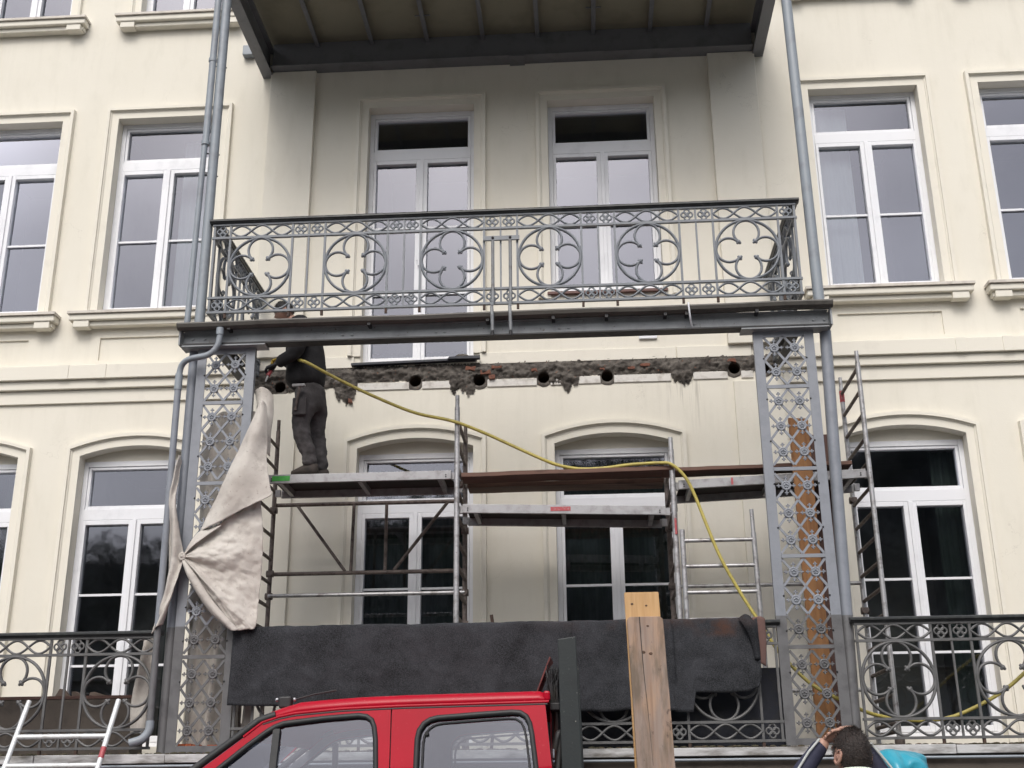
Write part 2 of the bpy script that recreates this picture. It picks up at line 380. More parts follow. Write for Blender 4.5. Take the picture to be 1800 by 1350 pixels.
# wooded hillside across the street: behind the camera, mirrored in the panes
def hill_h(a):      # ridge elevation by azimuth: a<0 to the left
    t = max(0.0, min(1.0, (a + 0.34) / 0.32))
    t = t * t * (3 - 2 * t)
    return R(11.2) + R(5.2) * t
hb = MB(); NA, NR = 120, 26
for j in range(NR + 1):
    d = 45 + 60 * j / NR
    for i in range(NA + 1):
        a = -1.25 + 2.5 * i / NA
        H = 129 * math.tan(hill_h(a)) * (j / NR) ** 1.15
        hb.v.append((d * math.sin(a), -12 - d * math.cos(a), H - 0.5 + 1.2 * fbm(d * math.sin(a) * 0.05, d * 0.05, 3)))
hb.f = [(j * (NA + 1) + i, j * (NA + 1) + i + 1, (j + 1) * (NA + 1) + i + 1, (j + 1) * (NA + 1) + i) for j in range(NR) for i in range(NA)]
hb.sm = [True] * len(hb.f)
M_leaf = weather('dark_foliage', (0.085, 0.095, 0.088), (0.065, 0.074, 0.068), 0.3, rough=0.9, bs=3, bstr=0.8)  # leaf tone lightened to grey-green, distance haze mixed into the colour
tag(hb.build('hillside', M_leaf), kind='structure')
tb = MB()
for k in range(1300):
    a = random.uniform(-0.62, 0.62); q = 1 - 0.75 * random.random() ** 1.6; d = 45 + 60 * q
    x, y = d * math.sin(a), -12 - d * math.cos(a); z = 129 * math.tan(hill_h(a)) * q ** 1.15 - 0.8
    h = random.uniform(2.2, 4.6); r = random.uniform(.9, 1.7); con = random.random() < .45
    for c in range(130):
        t = random.random(); w = random.uniform(0, 2 * PI)
        rr = r * ((1 - t) ** .8 if con else math.sqrt(max(0, 1 - (2 * t - 1) ** 2))) * random.uniform(.5, 1.05)
        p = Vector((x + rr * math.cos(w), y + rr * math.sin(w), z + t * h)); e = random.uniform(.10, .22)
        u = Vector((random.uniform(-1, 1), random.uniform(-1, 1), random.uniform(-1, 1))).normalized(); v = u.cross(Vector((random.uniform(-1, 1), random.uniform(-1, 1), 1))).normalized()
        tb.add([p - u * e, p + v * e * .7, p + u * e, p - v * e * .7], [(0, 1, 2, 3)])
tag(tb.build('woodland', M_leaf, fix=False), 'dark wooded hillside seen only in the window panes', kind='stuff')

# ------------------------------------------------------------------ building
bld = thing('apartment_building', (0, 0, 0), 'cream rendered house front with white windows behind the grey iron porch', 'building')
HW = 0.635
opens = []          # x0,x1,z0,z1,rise,depth,back
UP = [(-6.13, 7.0), (-4.16, 7.0), (4.16, 7.0), (6.13, 7.0), (-1.075, 6.27), (1.075, 7.06)]
for cx, zb in UP: opens.append((cx - HW, cx + HW, zb, 9.565, 0, 0.26, False))
LOW = [-6.13, -4.16, -1.075, 1.075, 4.16, 6.13]
for cx in LOW: opens.append((cx - HW, cx + HW, 2.2, 5.285, 0.105, 0.26, False))
TOPW = [-6.13, -4.12, 4.12, 6.13]
for cx in TOPW: opens.append((cx - 0.55, cx + 0.55, 11.0, 13.3, 0, 0.26, False))
for cx in (-6.13, -4.16, 4.16, 6.13): opens.append((cx - 0.565, cx + 0.565, 6.415, 6.69, 0, 0.022, True))
HOLES = [(-2.60, 6.02), (-1.084, 6.045), (-0.372, 6.033), (0.336, 6.043), (1.034, 6.039), (2.42, 6.086), (2.74, 6.08)]
for hx, hz in HOLES: opens.append((hx - 0.072, hx + 0.072, hz - 0.072, hz + 0.072, 0, 0.3, True))
wb = MB()
X0, X1, Z0, Z1 = -11.0, 11.0, 0.0, 13.8
xs = sorted({X0, X1} | {o[0] for o in opens} | {o[1] for o in opens})
for a, b in zip(xs, xs[1:]):
    m = (a + b) / 2
    cover = sorted([(o[2], o[3] + o[4]) for o in opens if o[0] < m < o[1]])
    z = Z0
    for (c, d) in cover + [(Z1, None)]:
        if c > z + 1e-6: wb.quad((a, 0, z), (b, 0, z), (b, 0, c), (a, 0, c))
        if d is not None: z = max(z, d)
def arch_pts(x0, x1, zs, rise, n=16):
    if rise <= 0: return [(x0, zs), (x1, zs)]
    w = (x1 - x0) / 2; Rr = (w * w + rise * rise) / (2 * rise); cx = (x0 + x1) / 2; cz = zs + rise - Rr
    t = math.asin(w / Rr)
    return [(cx + Rr * math.sin(-t + 2 * t * i / n), cz + Rr * math.cos(-t + 2 * t * i / n)) for i in range(n + 1)]
for (x0, x1, z0, z1, rise, dep, back) in opens:
    ap = arch_pts(x0, x1, z1, rise)
    if rise:
        zt = z1 + rise
        for p, q in zip(ap, ap[1:]): wb.quad((p[0], 0, p[1]), (q[0], 0, q[1]), (q[0], 0, zt), (p[0], 0, zt))
    loop = [(x0, z0)] + ap + [(x1, z0)]
    for p, q in zip(loop, loop[1:] + loop[:1]): wb.quad((p[0], 0, p[1]), (q[0], 0, q[1]), (q[0], dep, q[1]), (p[0], dep, p[1]))
    if back: wb.add([(p[0], dep, p[1]) for p in loop], [tuple(range(len(loop)))])
wb.quad((X0, 0, Z0), (X0, 8, Z0), (X0, 8, Z1), (X0, 0, Z1)); wb.quad((X1, 0, Z0), (X1, 8, Z0), (X1, 8, Z1), (X1, 0, Z1))
wb.quad((X0, 0, Z1), (X1, 0, Z1), (X1, 8, Z1), (X0, 8, Z1)); wb.quad((X0, 8, Z0), (X1, 8, Z0), (X1, 8, Z1), (X0, 8, Z1))
wb.build('wall', M_wall, bld, fix=False)

# pilasters
for s in (-1, 1):
    p = MB(); a, b = sorted((s * 2.37, s * 2.93))
    p.box(a, b, -0.07, 0.0, 6.36, 10.10); p.build('pilaster', M_wall, bld, bevel=0.008)
    p = MB(); a, b = sorted((s * 2.40, s * 2.93))
    p.box(a, b, -0.035, 0.0, 2.1, 5.935); p.build('pilaster', M_wall, bld, bevel=0.006)

# string course, stepped, either side of the cut-out
for a, b in ((-11, -2.945), (2.945, 11)):
    p = MB(); p.box(a, b, -0.12, 0, 6.16, 6.325)
    for x in [a + 0.0] : pass
    p.build('string_course', M_trim, bld, bevel=0.006)
    p = MB(); p.box(a, b, -0.078, 0, 6.057, 6.158); p.build('string_course', M_trim, bld, bevel=0.006)
    p = MB(); p.box(a, b, -0.032, 0, 5.90, 6.055); p.build('string_course', M_trim, bld, bevel=0.006)
    xx = [x for x in (-6.9, -5.05, -4.62, -3.4, 3.4, 4.84, 5.34, 6.9) if a < x < b]
    for x in xx:
        j = MB(); j.box(x - 0.055, x + 0.055, -0.128, -0.118, 6.158, 6.327); j.build('string_course_joint', M_trim, bld, bevel=0.003)
for a, b, y in ((-2.90, -1.78, -.018), (-.37, 1.80, -.018), (1.81, 2.62, -.021)):
    p = MB(); p.box(a, b, y, 0, 6.225, 6.36); p.build('plinth_strip', M_trim, bld, bevel=0.005)

# window surrounds
PROF = [(0.0, 0.0), (0.0, -0.022), (0.08, -0.022), (0.09, -0.034), (0.10, -0.038), (0.102, -0.058), (0.14, -0.058), (0.145, 0.0)]
def surround(path, prof, name='window_surround'):
    n = len(path); mb = MB(); vs = []
    for i, p in enumerate(path):
        p = Vector(p)
        d0 = (p - Vector(path[i - 1])).normalized() if i > 0 else None
        d1 = (Vector(path[i + 1]) - p).normalized() if i < n - 1 else None
        if d0 is None: d0 = d1
        if d1 is None: d1 = d0
        n0 = Vector((-d0.y, d0.x)); n1 = Vector((-d1.y, d1.x))
        b = (n0 + n1).normalized(); k = 1 / max(0.3, b.dot(n0))
        for (off, y) in prof: q = p + b * off * k; vs.append((q.x, y, q.y))
    m = len(prof)
    fs = [(i * m + k, i * m + k + 1, (i + 1) * m + k + 1, (i + 1) * m + k) for i in range(n - 1) for k in range(m - 1)]
    mb.add(vs, fs); mb.add(vs[:m], [tuple(range(m))]); mb.add(vs[-m:], [tuple(range(m))])
    return mb.build(name, M_trim, bld)
for cx, zb in UP:
    zlo = 6.97 if zb == 7.0 else (6.36 if zb < 7 else 6.99)
    surround([(cx - HW, zlo), (cx - HW, 9.565), (cx + HW, 9.565), (cx + HW, zlo)], PROF)
for cx in LOW:
    ap = arch_pts(cx - HW, cx + HW, 5.285, 0.105)
    surround([(cx - HW, 2.1)] + ap + [(cx + HW, 2.1)], PROF)
for cx in TOPW:
    surround([(cx - .55, 11.0), (cx - .55, 13.3), (cx + .55, 13.3), (cx + .55, 11.0)], PROF[:6] + [(0.125, -0.05), (0.13, 0)])
# sills
def sill(cx, half, zt):
    n = 7
    for k in range(n):
        a = cx - half + 2 * half * k / n; b = cx - half + 2 * half * (k + 1) / n
        p = MB(); p.box(a + 0.001, b - 0.001, -0.175, 0.14, zt - 0.03, zt); p.build('sill_tile', M_sill, bld)
    p = MB(); p.box(cx - half + .015, cx + half - .015, -0.15, 0, zt - 0.105, zt - 0.031); p.build('sill_moulding', M_trim, bld, bevel=0.012)
    p = MB(); p.box(cx - half + .05, cx + half - .05, -0.10, 0, zt - 0.165, zt - 0.106); p.build('sill_moulding', M_trim, bld, bevel=0.01)
    for s in (-1, 1):
        p = MB(); p.box(cx + s * (half - 0.16) - 0.09, cx + s * (half - 0.16) + 0.09, -0.135, -0.02, zt - 0.185, zt - 0.104); p.build('sill_bracket', M_trim, bld, bevel=0.006)
for cx in (-6.13, -4.16, 4.16, 6.13): sill(cx, 0.915, 6.965)
for cx in TOPW: sill(cx, 0.82, 11.0)
p = MB(); p.box(0.40, 1.75, -0.05, 0.13, 7.03, 7.058); p.build('window_sill', weather('red_brown_sill', (0.14, 0.07, 0.06), (0.08, 0.05, 0.05), 9), bld)
p = MB(); p.box(1.40, 1.60, -0.03, 0, 6.462, 6.512); p.build('vent_cover', M_pvc, bld, bevel=0.006)

# windows: frame > sashes, panes, glazing bars, curtain
def window(cx, hw, zb, zt, tl, th, munts, cur=None, arch=False):
    """tl/th: transom rail low/high (sash glass top = tl-0.05)"""
    f = MB(); y0, y1 = 0.13, 0.215
    fz = zt - 0.03 if arch else zt
    f.box(cx - hw, cx - hw + .052, y0, y1, zb, fz); f.box(cx + hw - .052, cx + hw, y0, y1, zb, fz)
    f.box(cx - hw + .052, cx + hw - .052, y0, y1, fz - 0.06, fz); f.box(cx - hw + .052, cx + hw - .052, y0, y1, zb, zb + .05)
    f.box(cx - hw + .052, cx + hw - .052, y0 - 0.004, y1, tl, th)
    w = f.build('window', M_pvc, bld, bevel=0.004)
    if arch:
        ap = arch_pts(cx - hw, cx + hw, zt, 0.105)
        a = MB(); a.prism([(cx - hw, fz)] + ap + [(cx + hw, fz)], y0 + 0.012, y1 - 0.01); a.build('arch_panel', M_trim, w)
    t = MB(); ty = y0 + 0.012
    xi, xo = cx - hw + .054, cx + hw - .054
    a0, a1 = th + .002, fz - .062
    t.box(xi, xi + .032, ty, y1, a0, a1); t.box(xo - .032, xo, ty, y1, a0, a1); t.box(xi + .032, xo - .032, ty, y1, a1 - .03, a1); t.box(xi + .032, xo - .032, ty, y1, a0, a0 + .034)
    t.build('transom_sash', M_pvc, w, bevel=0.004)
    gl = MB(); gl.quad((xi + .03, .185, a0 + .03), (xo - .03, .185, a0 + .03), (xo - .03, .185, a1 - .028), (xi + .03, .185, a1 - .028)); gl.build('pane', M_glass, w)
    for s in (-1, 1):
        a, b = (xi, cx - .002) if s < 0 else (cx + .002, xo)
        z0_, z1_ = zb + .052, tl - .002
        m = MB(); sy = y0 - 0.006
        si = .034 if s < 0 else .066; so = .066 if s < 0 else .034
        m.box(a, a + si, sy, y1, z0_, z1_); m.box(b - so, b, sy, y1, z0_, z1_)
        m.box(a + si, b - so, sy, y1, z1_ - .05, z1_); m.box(a + si, b - so, sy, y1, z0_, z0_ + .06)
        so_ = m.build('sash', M_pvc, w, bevel=0.004)
        if s < 0:
            m = MB(); m.box(cx - .022, cx + .022, sy - .018, sy - .001, z0_, z1_); m.build('astragal', M_pvc, w, bevel=0.004)
        gl = MB(); gl.quad((a + si - .004, .18, z0_ + .056), (b - so + .004, .18, z0_ + .056), (b - so + .004, .18, z1_ - .046), (a + si - .004, .18, z1_ - .046)); gl.build('pane', M_glass, w)
        for mz in munts:
            m = MB(); m.box(a + si, b - so, .150, .172, mz - .012, mz + .012); m.build('glazing_bar', M_pvc, w)
    # the dim room behind
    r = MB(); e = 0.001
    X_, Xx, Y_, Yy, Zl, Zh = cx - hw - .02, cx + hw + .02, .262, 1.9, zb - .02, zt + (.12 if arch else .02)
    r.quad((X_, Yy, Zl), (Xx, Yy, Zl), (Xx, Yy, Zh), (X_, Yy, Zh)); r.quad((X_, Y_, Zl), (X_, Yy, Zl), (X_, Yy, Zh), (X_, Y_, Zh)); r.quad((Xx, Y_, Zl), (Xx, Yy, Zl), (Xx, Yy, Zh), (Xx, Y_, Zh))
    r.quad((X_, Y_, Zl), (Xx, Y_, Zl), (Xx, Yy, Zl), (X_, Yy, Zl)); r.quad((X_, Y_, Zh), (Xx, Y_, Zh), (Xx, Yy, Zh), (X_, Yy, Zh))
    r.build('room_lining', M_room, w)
    for (c0, c1, d0, d1, mat, yy) in (cur or []):
        n = max(6, int((c1 - c0) * 60)); c = MB()
        pts = [(c0 + (c1 - c0) * i / n, yy + (.022 if mat is M_green else .004) * math.sin(i * 1.35 + c0 * 9) + .008 * math.sin(i * .6)) for i in range(n + 1)]
        c.add([(p[0], p[1], d0) for p in pts] + [(p[0], p[1], d1) for p in pts], [(i, i + 1, i + n + 2, i + n + 1) for i in range(n)], True)
        c.build('curtain', mat, w)
    return w
ARGU = dict(tl=8.915, th=9.04)
window(-6.13, HW, 7.0, 9.565, munts=[7.97], **ARGU)
window(-4.16, HW, 7.0, 9.565, munts=[7.97], cur=[(-4.12, -3.6, 7.05, 9.5, M_net, .5)], **ARGU)
window(4.16, HW, 7.0, 9.565, munts=[7.97], cur=[(3.60, 4.02, 7.05, 9.5, M_net, .34)], **ARGU)
window(6.13, HW, 7.0, 9.565, munts=[7.97], **ARGU)
window(-1.075, HW, 6.27, 9.565, munts=[8.02, 7.17], cur=[(-1.62, -.53, 6.37, 6.50, M_green, .30)], **ARGU)
window(1.075, HW, 7.06, 9.565, munts=[7.97], **ARGU)
m = MB(); m.box(-1.115, -1.06, .092, .112, 7.57, 7.64); m.box(-1.10, -1.075, .075, .092, 7.50, 7.625); m.build('door_handle', M_pvc, bld, bevel=.004)
for cx in LOW:
    cur = [(cx - .6, cx + .6, 2.25, 5.2, M_green, .42)] if abs(cx) < 2 else [(cx + .34, cx + .6, 2.25, 5.2, M_green, .42)]
    window(cx, HW, 2.2, 5.285, tl=4.59, th=4.715, munts=[3.775, 3.03], arch=True, cur=cur)
for cx in TOPW: window(cx, .55, 11.0, 13.3, tl=12.7, th=12.82, munts=[11.9])

# damage band: rough mortar where the balcony floor was cut out
def band_top(x):
    return (6.236 if x > -1.75 else 6.218) + 0.010 * fbm(x * 5, 1.3, 0) + 0.014 * fbm(x * 40, 4, 0) + (.02 if 2.2 < x < 2.35 else 0)
def band_bot(x):
    z = 6.055 + 0.012 * fbm(x * 6, 9, 0)
    if x < -2.25: z = 5.955 + 0.02 * fbm(x * 5, 2, 0)
    elif x < -1.985: z = 6.0
    for (c, w, d) in ((-1.865, 0.135, 0.27), (-0.55, 0.16, 0.24), (0.63, 0.10, 0.20), (0.50, 0.13, 0.11), (1.85, 0.12, 0.155)):
        t = abs(x - c) / w
        if t < 1: z = min(z, 6.06 - d * (1 - t ** 6) * (.8 + .35 * fbm(x * 11, c, 2)) + 0.016 * fbm(x * 34, 3, 0))
    return z
mb = MB(); dx = 0.0125; nx = int((2.90 + 2.92) / dx); zz0, nz_ = 5.74, 43; dz = 0.0125
idx = {}
def mv(i, j):
    if (i, j) in idx: return idx[(i, j)]
    x = -2.92 + i * dx; z = zz0 + j * dz
    inner = min(z - band_bot(x), band_top(x) - z)
    y = -0.010 - min(0.035, max(0, inner) * 0.45) * (0.75 + 0.8 * fbm(x * 4, z * 9, 5)) + 0.022 * fbm(x * 17, z * 17, 2) + .006 * fbm(x * 40, z * 40, 6)
    for hx, hz in HOLES:
        d = math.hypot(x - hx, z - hz)
        if d < 0.066 + dx * 1.6: 
            s = 0.066 / max(d, 1e-6)
            if d < 0.066 + dx: x, z = hx + (x - hx) * s, hz + (z - hz) * s
    idx[(i, j)] = len(mb.v); mb.v.append((x, min(y, -0.003), z)); return idx[(i, j)]
for i in range(nx):
    for j in range(nz_):
        x = -2.92 + (i + .5) * dx; z = zz0 + (j + .5) * dz
        if not (band_bot(x) < z < band_top(x)): continue
        if any(math.hypot(x - hx, z - hz) < 0.066 for hx, hz in HOLES): continue
        mb.f.append((mv(i, j), mv(i + 1, j), mv(i + 1, j + 1), mv(i, j + 1))); mb.sm.append(True)
o = mb.build('mortar_band', M_mortar, bld)
for hx, hz in HOLES:
    h = MB(); n = 26
    h.add([(hx + (.0655 if q == 0 else .0655 if q == 1 else .103 + .010 * fbm(math.cos(2 * PI * k / n) * 2 + hx * 9, math.sin(2 * PI * k / n) * 2, 3)) * math.cos(2 * PI * k / n), (.03, -.020 - .006 * fbm(k * .7, hx * 5, 1), -.004)[q], hz + (.0655 if q < 2 else .103 + .010 * fbm(math.cos(2 * PI * k / n) * 2 + hx * 9, math.sin(2 * PI * k / n) * 2, 3)) * math.sin(2 * PI * k / n)) for q in range(3) for k in range(n)],
          [(q * n + k, q * n + (k + 1) % n, (q + 1) * n + (k + 1) % n, (q + 1) * n + k) for q in range(2) for k in range(n)], True)
    h.build('hole_rim', M_mortar, bld)
    h = MB(); n = 20; r = .067
    h.add([(hx + r * math.cos(2 * PI * k / n), y, hz + r * math.sin(2 * PI * k / n)) for y in (-.012, .29) for k in range(n)],
          [(k, (k + 1) % n, (k + 1) % n + n, k + n) for k in range(n)] + [tuple(range(n, 2 * n))], True)
    h.build('joist_hole', M_hole, bld)
for a, b, z0_, z1_ in ((-1.73, -1.155, 5.955, 6.04), (-1.01, -.69, 5.955, 6.04), (-0.285, .262, 5.955, 6.042), (.41, .53, 5.955, 6.042), (.72, .96, 5.96, 6.047), (1.108, 1.73, 5.962, 6.05), (1.97, 2.345, 5.972, 6.058), (2.49, 2.62, 5.972, 6.058)):
    p = MB(); p.box(a, b, -0.016, 0, z0_, z1_); p.build('white_band', M_white, bld, bevel=0.006)
p = MB(); p.prism([(-1.80, 6.235), (-0.42, 6.262), (-0.40, 6.285), (-1.80, 6.262)], -0.075, 0.01); p.build('damp_membrane', M_membrane, bld)
p = MB(); p.prism([(-0.72, 6.268), (-0.36, 6.262), (-0.36, 6.298), (-0.70, 6.292)], -0.105, -0.05)
p.build('damp_membrane', M_membrane, bld)
random.seed(12)
M_rb = weather('broken_brick', (0.19, 0.082, 0.055), (0.09, 0.05, 0.04), 22, rough=.95, bs=60, bstr=.5)
for bx, bz, bw, bh in ((-.30, 6.12, .12, .055), (-.235, 6.06, .07, .05), (-.47, 6.17, .10, .05), (.24, 6.125, .07, .03), (.98, 6.12, .06, .03), (2.40, 6.17, .09, .035), (-1.80, 5.83, .05, .04), (1.45, 6.15, .11, .03), (-.18, 6.175, .11, .035), (1.30, 6.12, .08, .025)):
    p = MB(); p.prism([(bx - bw / 2 + random.uniform(-.012, .012), bz - bh / 2), (bx, bz - bh / 2 + random.uniform(-.01, .01)), (bx + bw / 2, bz - bh / 2 + random.uniform(-.012, .012)), (bx + bw / 2 + random.uniform(-.015, .015), bz + bh / 2), (bx + .01, bz + bh / 2 + random.uniform(-.012, .012)), (bx - bw / 2, bz + bh / 2 + random.uniform(-.01, .01))], -.052 + random.uniform(0, .012), 0)
    p.build('brick', M_rb, bld, bevel=.004)
p = MB(); p.sphere((-0.56, -0.07, 6.30), 0.08, 10, 6, (1, .5, .35)); p.build('mortar_lump', M_mortar, bld)

# lower balcony slab and the dark ground floor under it
p = MB(); p.box(-11, 11, -1.95, -0.001, 1.84, 2.045); p.build('balcony_floor', M_dirt, bld)
k = -11.0; q = MB()
while k < 11:
    L = random.uniform(.9, 1.9); e = min(11, k + L)
    q = MB(); q.box(k + .003, e - .003, -1.985 - random.uniform(0, .012), -1.951, 1.972 + random.uniform(-.004, .004), 2.043 + random.uniform(-.004, .004)); k = e; q.build('edging_stone', M_slab, bld, bevel=0.005)
p = MB(); p.tube([(-11, -1.99, 1.945), (11, -1.99, 1.945)], .012, 8); p.build('edge_conduit', M_pipe2, bld)
ms = MB()
for k in range(900):
    x = random.uniform(-6.5, 6.5); r = random.uniform(.008, .022)
    if random.random() < .45 * (1 + math.sin(x * 3)) / 2: continue
    ms.sphere((x, random.uniform(-1.96, -1.80), 2.046 + r * .2), r, 6, 4, (1.6, 1, .6))
tag(ms.build('moss', M_moss), 'dark moss and dirt along the edge of the lower balcony floor', kind='stuff')
p = MB(); p.box(-11, 11, -1.80, -1.72, 1.55, 1.838); p.build('shop_fascia', M_shop, bld)
p = MB(); p.box(-11, 11, -1.3, -1.24, .13, 1.838); p.build('shop_front', M_shop, bld)

# ------------------------------------------------------------------ upper balcony overhead
can = thing('upper_balcony', (0, 0, 10.1), 'steel framed balcony overhead with ribbed pale soffit above the porch', 'balcony')
def ibeam_y(x, y0, y1, zb, h, w):
    m = MB(); m.box(x - w / 2, x + w / 2, y0, y1, zb, zb + .014); m.box(x - w / 2, x + w / 2, y0, y1, zb + h - .014, zb + h); m.box(x - .006, x + .006, y0, y1, zb + .014, zb + h - .014)
    return m
for s in (-1, 1): ibeam_y(s * 2.975, -1.95, 0.0, 10.06, .36, .13).build('side_beam', M_canbeam, can)
m = MB(); m.box(-2.905, 2.905, -.19, -.002, 10.105, 10.12); m.box(-2.905, 2.905, -.11, -.095, 10.12, 10.47); m.build('wall_beam', M_canbeam, can)
m = MB(); m.box(-2.905, 2.905, -1.95, -1.85, 10.105, 10.12); m.box(-2.905, 2.905, -1.90, -1.885, 10.12, 10.476); m.build('front_beam', M_canbeam, can)
for x in (-2.35, -1.68, -1.0, -.32, .345, 1.02, 1.70, 2.37):
    m = MB(); m.box(x - .026, x + .026, -1.88, -.112, 10.40, 10.41); m.box(x - .005, x + .005, -1.88, -.112, 10.41, 10.475); m.build('joist', M_canbeam, can)
for x in (-1.0, 1.02):
    m = MB(); m.tube([(x - .09, -.6, 10.43), (x + .09, -.6, 10.43)], .01, 6); m.build('hanger_pin', M_canbeam, can)
xs_ = [-2.966, -2.35, -1.68, -1.0, -.32, .345, 1.02, 1.70, 2.37, 2.966]
for a, b in zip(xs_, xs_[1:]):
    m = MB(); m.box(a + .002, b - .002, -1.95, -.001, 10.477, 10.56); m.build('soffit_panel', M_soffit, can)
m = MB(); m.box(-3.30, -3.16, -.09, -.001, 10.36, 10.50); m.build('wall_box', M_pipe2, bld, bevel=.01)
m = MB(); m.box(.0, .18, -.20, -.001, 10.085, 10.10); m.build('splice_plate', M_canbeam, can)

# ------------------------------------------------------------------ iron railing kit (local x along, z up from the bottom rail)
BW, SW = 0.626, 0.163
ZR = (0.0, 0.153, 0.80, 0.945)
def ring_pts(rx, rz, n=40, cx=0, cz=0): return [(cx + rx * math.cos(2 * PI * k / n), 0, cz + rz * math.sin(2 * PI * k / n)) for k in range(n)]
def medallion_mesh():
    m = MB(); m.tube(ring_pts(.303, .312, 44), .014, 7, closed=True, flat=1.5, up=(0, 1, 0))
    d, rl = .176, .122
    for q in range(4):
        a0 = math.atan2(.083 - d, .078)
        pts = []
        for k in range(23):
            w = a0 + (PI - 2 * a0) * k / 22
            x, z = rl * math.cos(w), d + rl * math.sin(w)
            c, s = math.cos(q * PI / 2), math.sin(q * PI / 2)
            pts.append((x * c - z * s, 0, (x * s + z * c) * 1.04))
        m.tube(pts, .0128, 7, flat=1.3, up=(0, 1, 0))
    return m.mesh('medallion', M_rail)
def knob_mesh():
    m = MB(); m.sphere((0, 0, 0), .021, 8, 6)
    for a in range(3):
        w = PI / 2 + a * 2 * PI / 3 * .8 - .2
        m.sphere((.016 * math.cos(w + .8), 0, .016 * math.sin(w + .8)), .0145, 7, 5)
    return m.mesh('knob', M_rail)
def wave_mesh():
    m = MB(); n = 36
    for s in (-1, 1):
        m.tube([(-.31 + .62 * k / n, .004 * s, s * .058 * math.sin(3 * PI * k / n)) for k in range(n + 1)], .0112, 6, flat=1.3, up=(0, 1, 0))
    return m.mesh('wave_strip', M_rail)
def rosette_small():
    m = MB()
    for k in range(4):
        w = k * PI / 2; m.tube(ring_pts(.026, .027, 14, .029 * math.cos(w), .031 * math.sin(w)), .0092, 6, closed=True, up=(0, 1, 0))
    for k in range(4):
        w = PI / 4 + k * PI / 2; m.sphere((.044 * math.cos(w), 0, .044 * math.sin(w)), .008, 6, 4)
    m.sphere((0, 0, 0), .010, 6, 4)
    return m.mesh('quatrefoil', M_rail)
def vbar_mesh(z0, z1, w, t, name='baluster'):
    m = MB(); m.box(-w / 2, w / 2, -t / 2, t / 2, z0, z1); return m.mesh(name, M_rail)
ME_med, ME_knob, ME_wave, ME_ros = medallion_mesh(), knob_mesh(), wave_mesh(), rosette_small()
ME_bar = vbar_mesh(ZR[0] + .011, ZR[3] - .011, .021, .022); ME_thin = vbar_mesh(ZR[0] + .011, ZR[3] - .011, .017, .02)
fm = MB(); fm.box(-.012, .012, -.012, .012, -.062, -.011); ME_foot = fm.mesh('foot', M_foot)
def railing(t, o, d, segs, feet=True, k=1.0):
    """adds one straight run to thing t from point o along unit vector d"""
    d = Vector(d); y = Vector((0, 0, 1)).cross(d)
    F = Matrix.Translation(o) @ Matrix((d, y, Vector((0, 0, 1)))).transposed().to_4x4()
    L = sum({'b': BW, 's': SW}[c] for c in segs) * k
    for i, z in enumerate(ZR):
        m = MB(); m.box(-.02, L + .02, -.017, .017, z - .011, z + .011); m.build('rail', M_rail, t, F)
    m = MB(); prof = [(-.03, .956), (.03, .956), (.034, .966), (.05, .972), (.05, .986), (.04, .997), (.0, 1.003), (-.04, .997), (-.05, .986), (-.05, .972), (-.034, .966)]
    n = len(prof)
    m.add([(-.05, p[0], p[1]) for p in prof] + [(L + .05, p[0], p[1]) for p in prof], [tuple(range(n)), tuple(range(n, 2 * n))] + [(i, (i + 1) % n, (i + 1) % n + n, i + n) for i in range(n)])
    m.build('handrail', M_hand, t, F)
    x = 0; prevb = None
    S = Matrix.Scale(k, 4, (1, 0, 0))
    for c in list(segs) + ['e']:
        thin = (c == 's' and prevb == 's')
        obj('baluster', ME_thin if thin else ME_bar, F @ Matrix.Translation((x, 0, 0)), t)
        if feet and not thin and c != 'e' and prevb is not None: obj('foot', ME_foot, F @ Matrix.Translation((x, 0, 0)), t)
        prevb = c
        if c == 'e': break
        w = (BW if c == 'b' else SW) * k; cx = x + w / 2
        if c == 'b':
            md = obj('medallion', ME_med, F @ Matrix.Translation((cx, 0, (ZR[1] + ZR[2]) / 2)) @ S, t)
            for sx in (-1, 1):
                for sz in (-1, 1):
                    obj('knob', ME_knob, F @ Matrix.Translation((cx + sx * .078 * k, 0, (ZR[1] + ZR[2]) / 2 + sz * .085)) @ Matrix.Rotation(PI if sz < 0 else 0, 4, 'Y'), md)
            for z in ((ZR[0] + ZR[1]) / 2, (ZR[2] + ZR[3]) / 2): obj('wave_strip', ME_wave, F @ Matrix.Translation((cx, 0, z)) @ S, t)
        else:
            for z in ((ZR[0] + ZR[1]) / 2, (ZR[2] + ZR[3]) / 2): obj('quatrefoil', ME_ros, F @ Matrix.Translation((cx, 0, z)) @ S, t)
        x += w
    return L
YP = -1.8575
up = thing('balcony_railing', (0, YP, 6.1), 'ornate grey iron railing with dark handrail hung above the steel beam', 'railing', 'ornate iron railings')
LF = 6 * BW + 12 * SW
railing(up, (-LF / 2, YP, 6.152), (1, 0, 0), 'sbss' + 'bss' * 4 + 'bs')
for s in (-1, 1): railing(up, (s * LF / 2, -.03, 6.152), (0, -1, 0), 'sbssbs', feet=False, k=(1.80 / (2 * BW + 4 * SW)))
ll = thing('balcony_railing', (-5, YP, 2.05), 'lower iron railing left of the draped lattice column, dirty board behind it', 'railing', 'ornate iron railings')
railing(ll, (-3.082 - 4 * (BW + 2 * SW) + .0, YP, 2.10), (1, 0, 0), 'ssb' * 4)
lr = thing('balcony_railing', (5, YP, 2.05), 'lower iron railing with the yellow hose hanging behind it', 'railing', 'ornate iron railings')
railing(lr, (3.035, YP, 2.105), (1, 0, 0), 'bss' * 4)
lc = thing('balcony_railing', (0, YP, 2.05), 'lower iron railing between the columns, mostly hidden by dark carpet', 'railing', 'ornate iron railings')
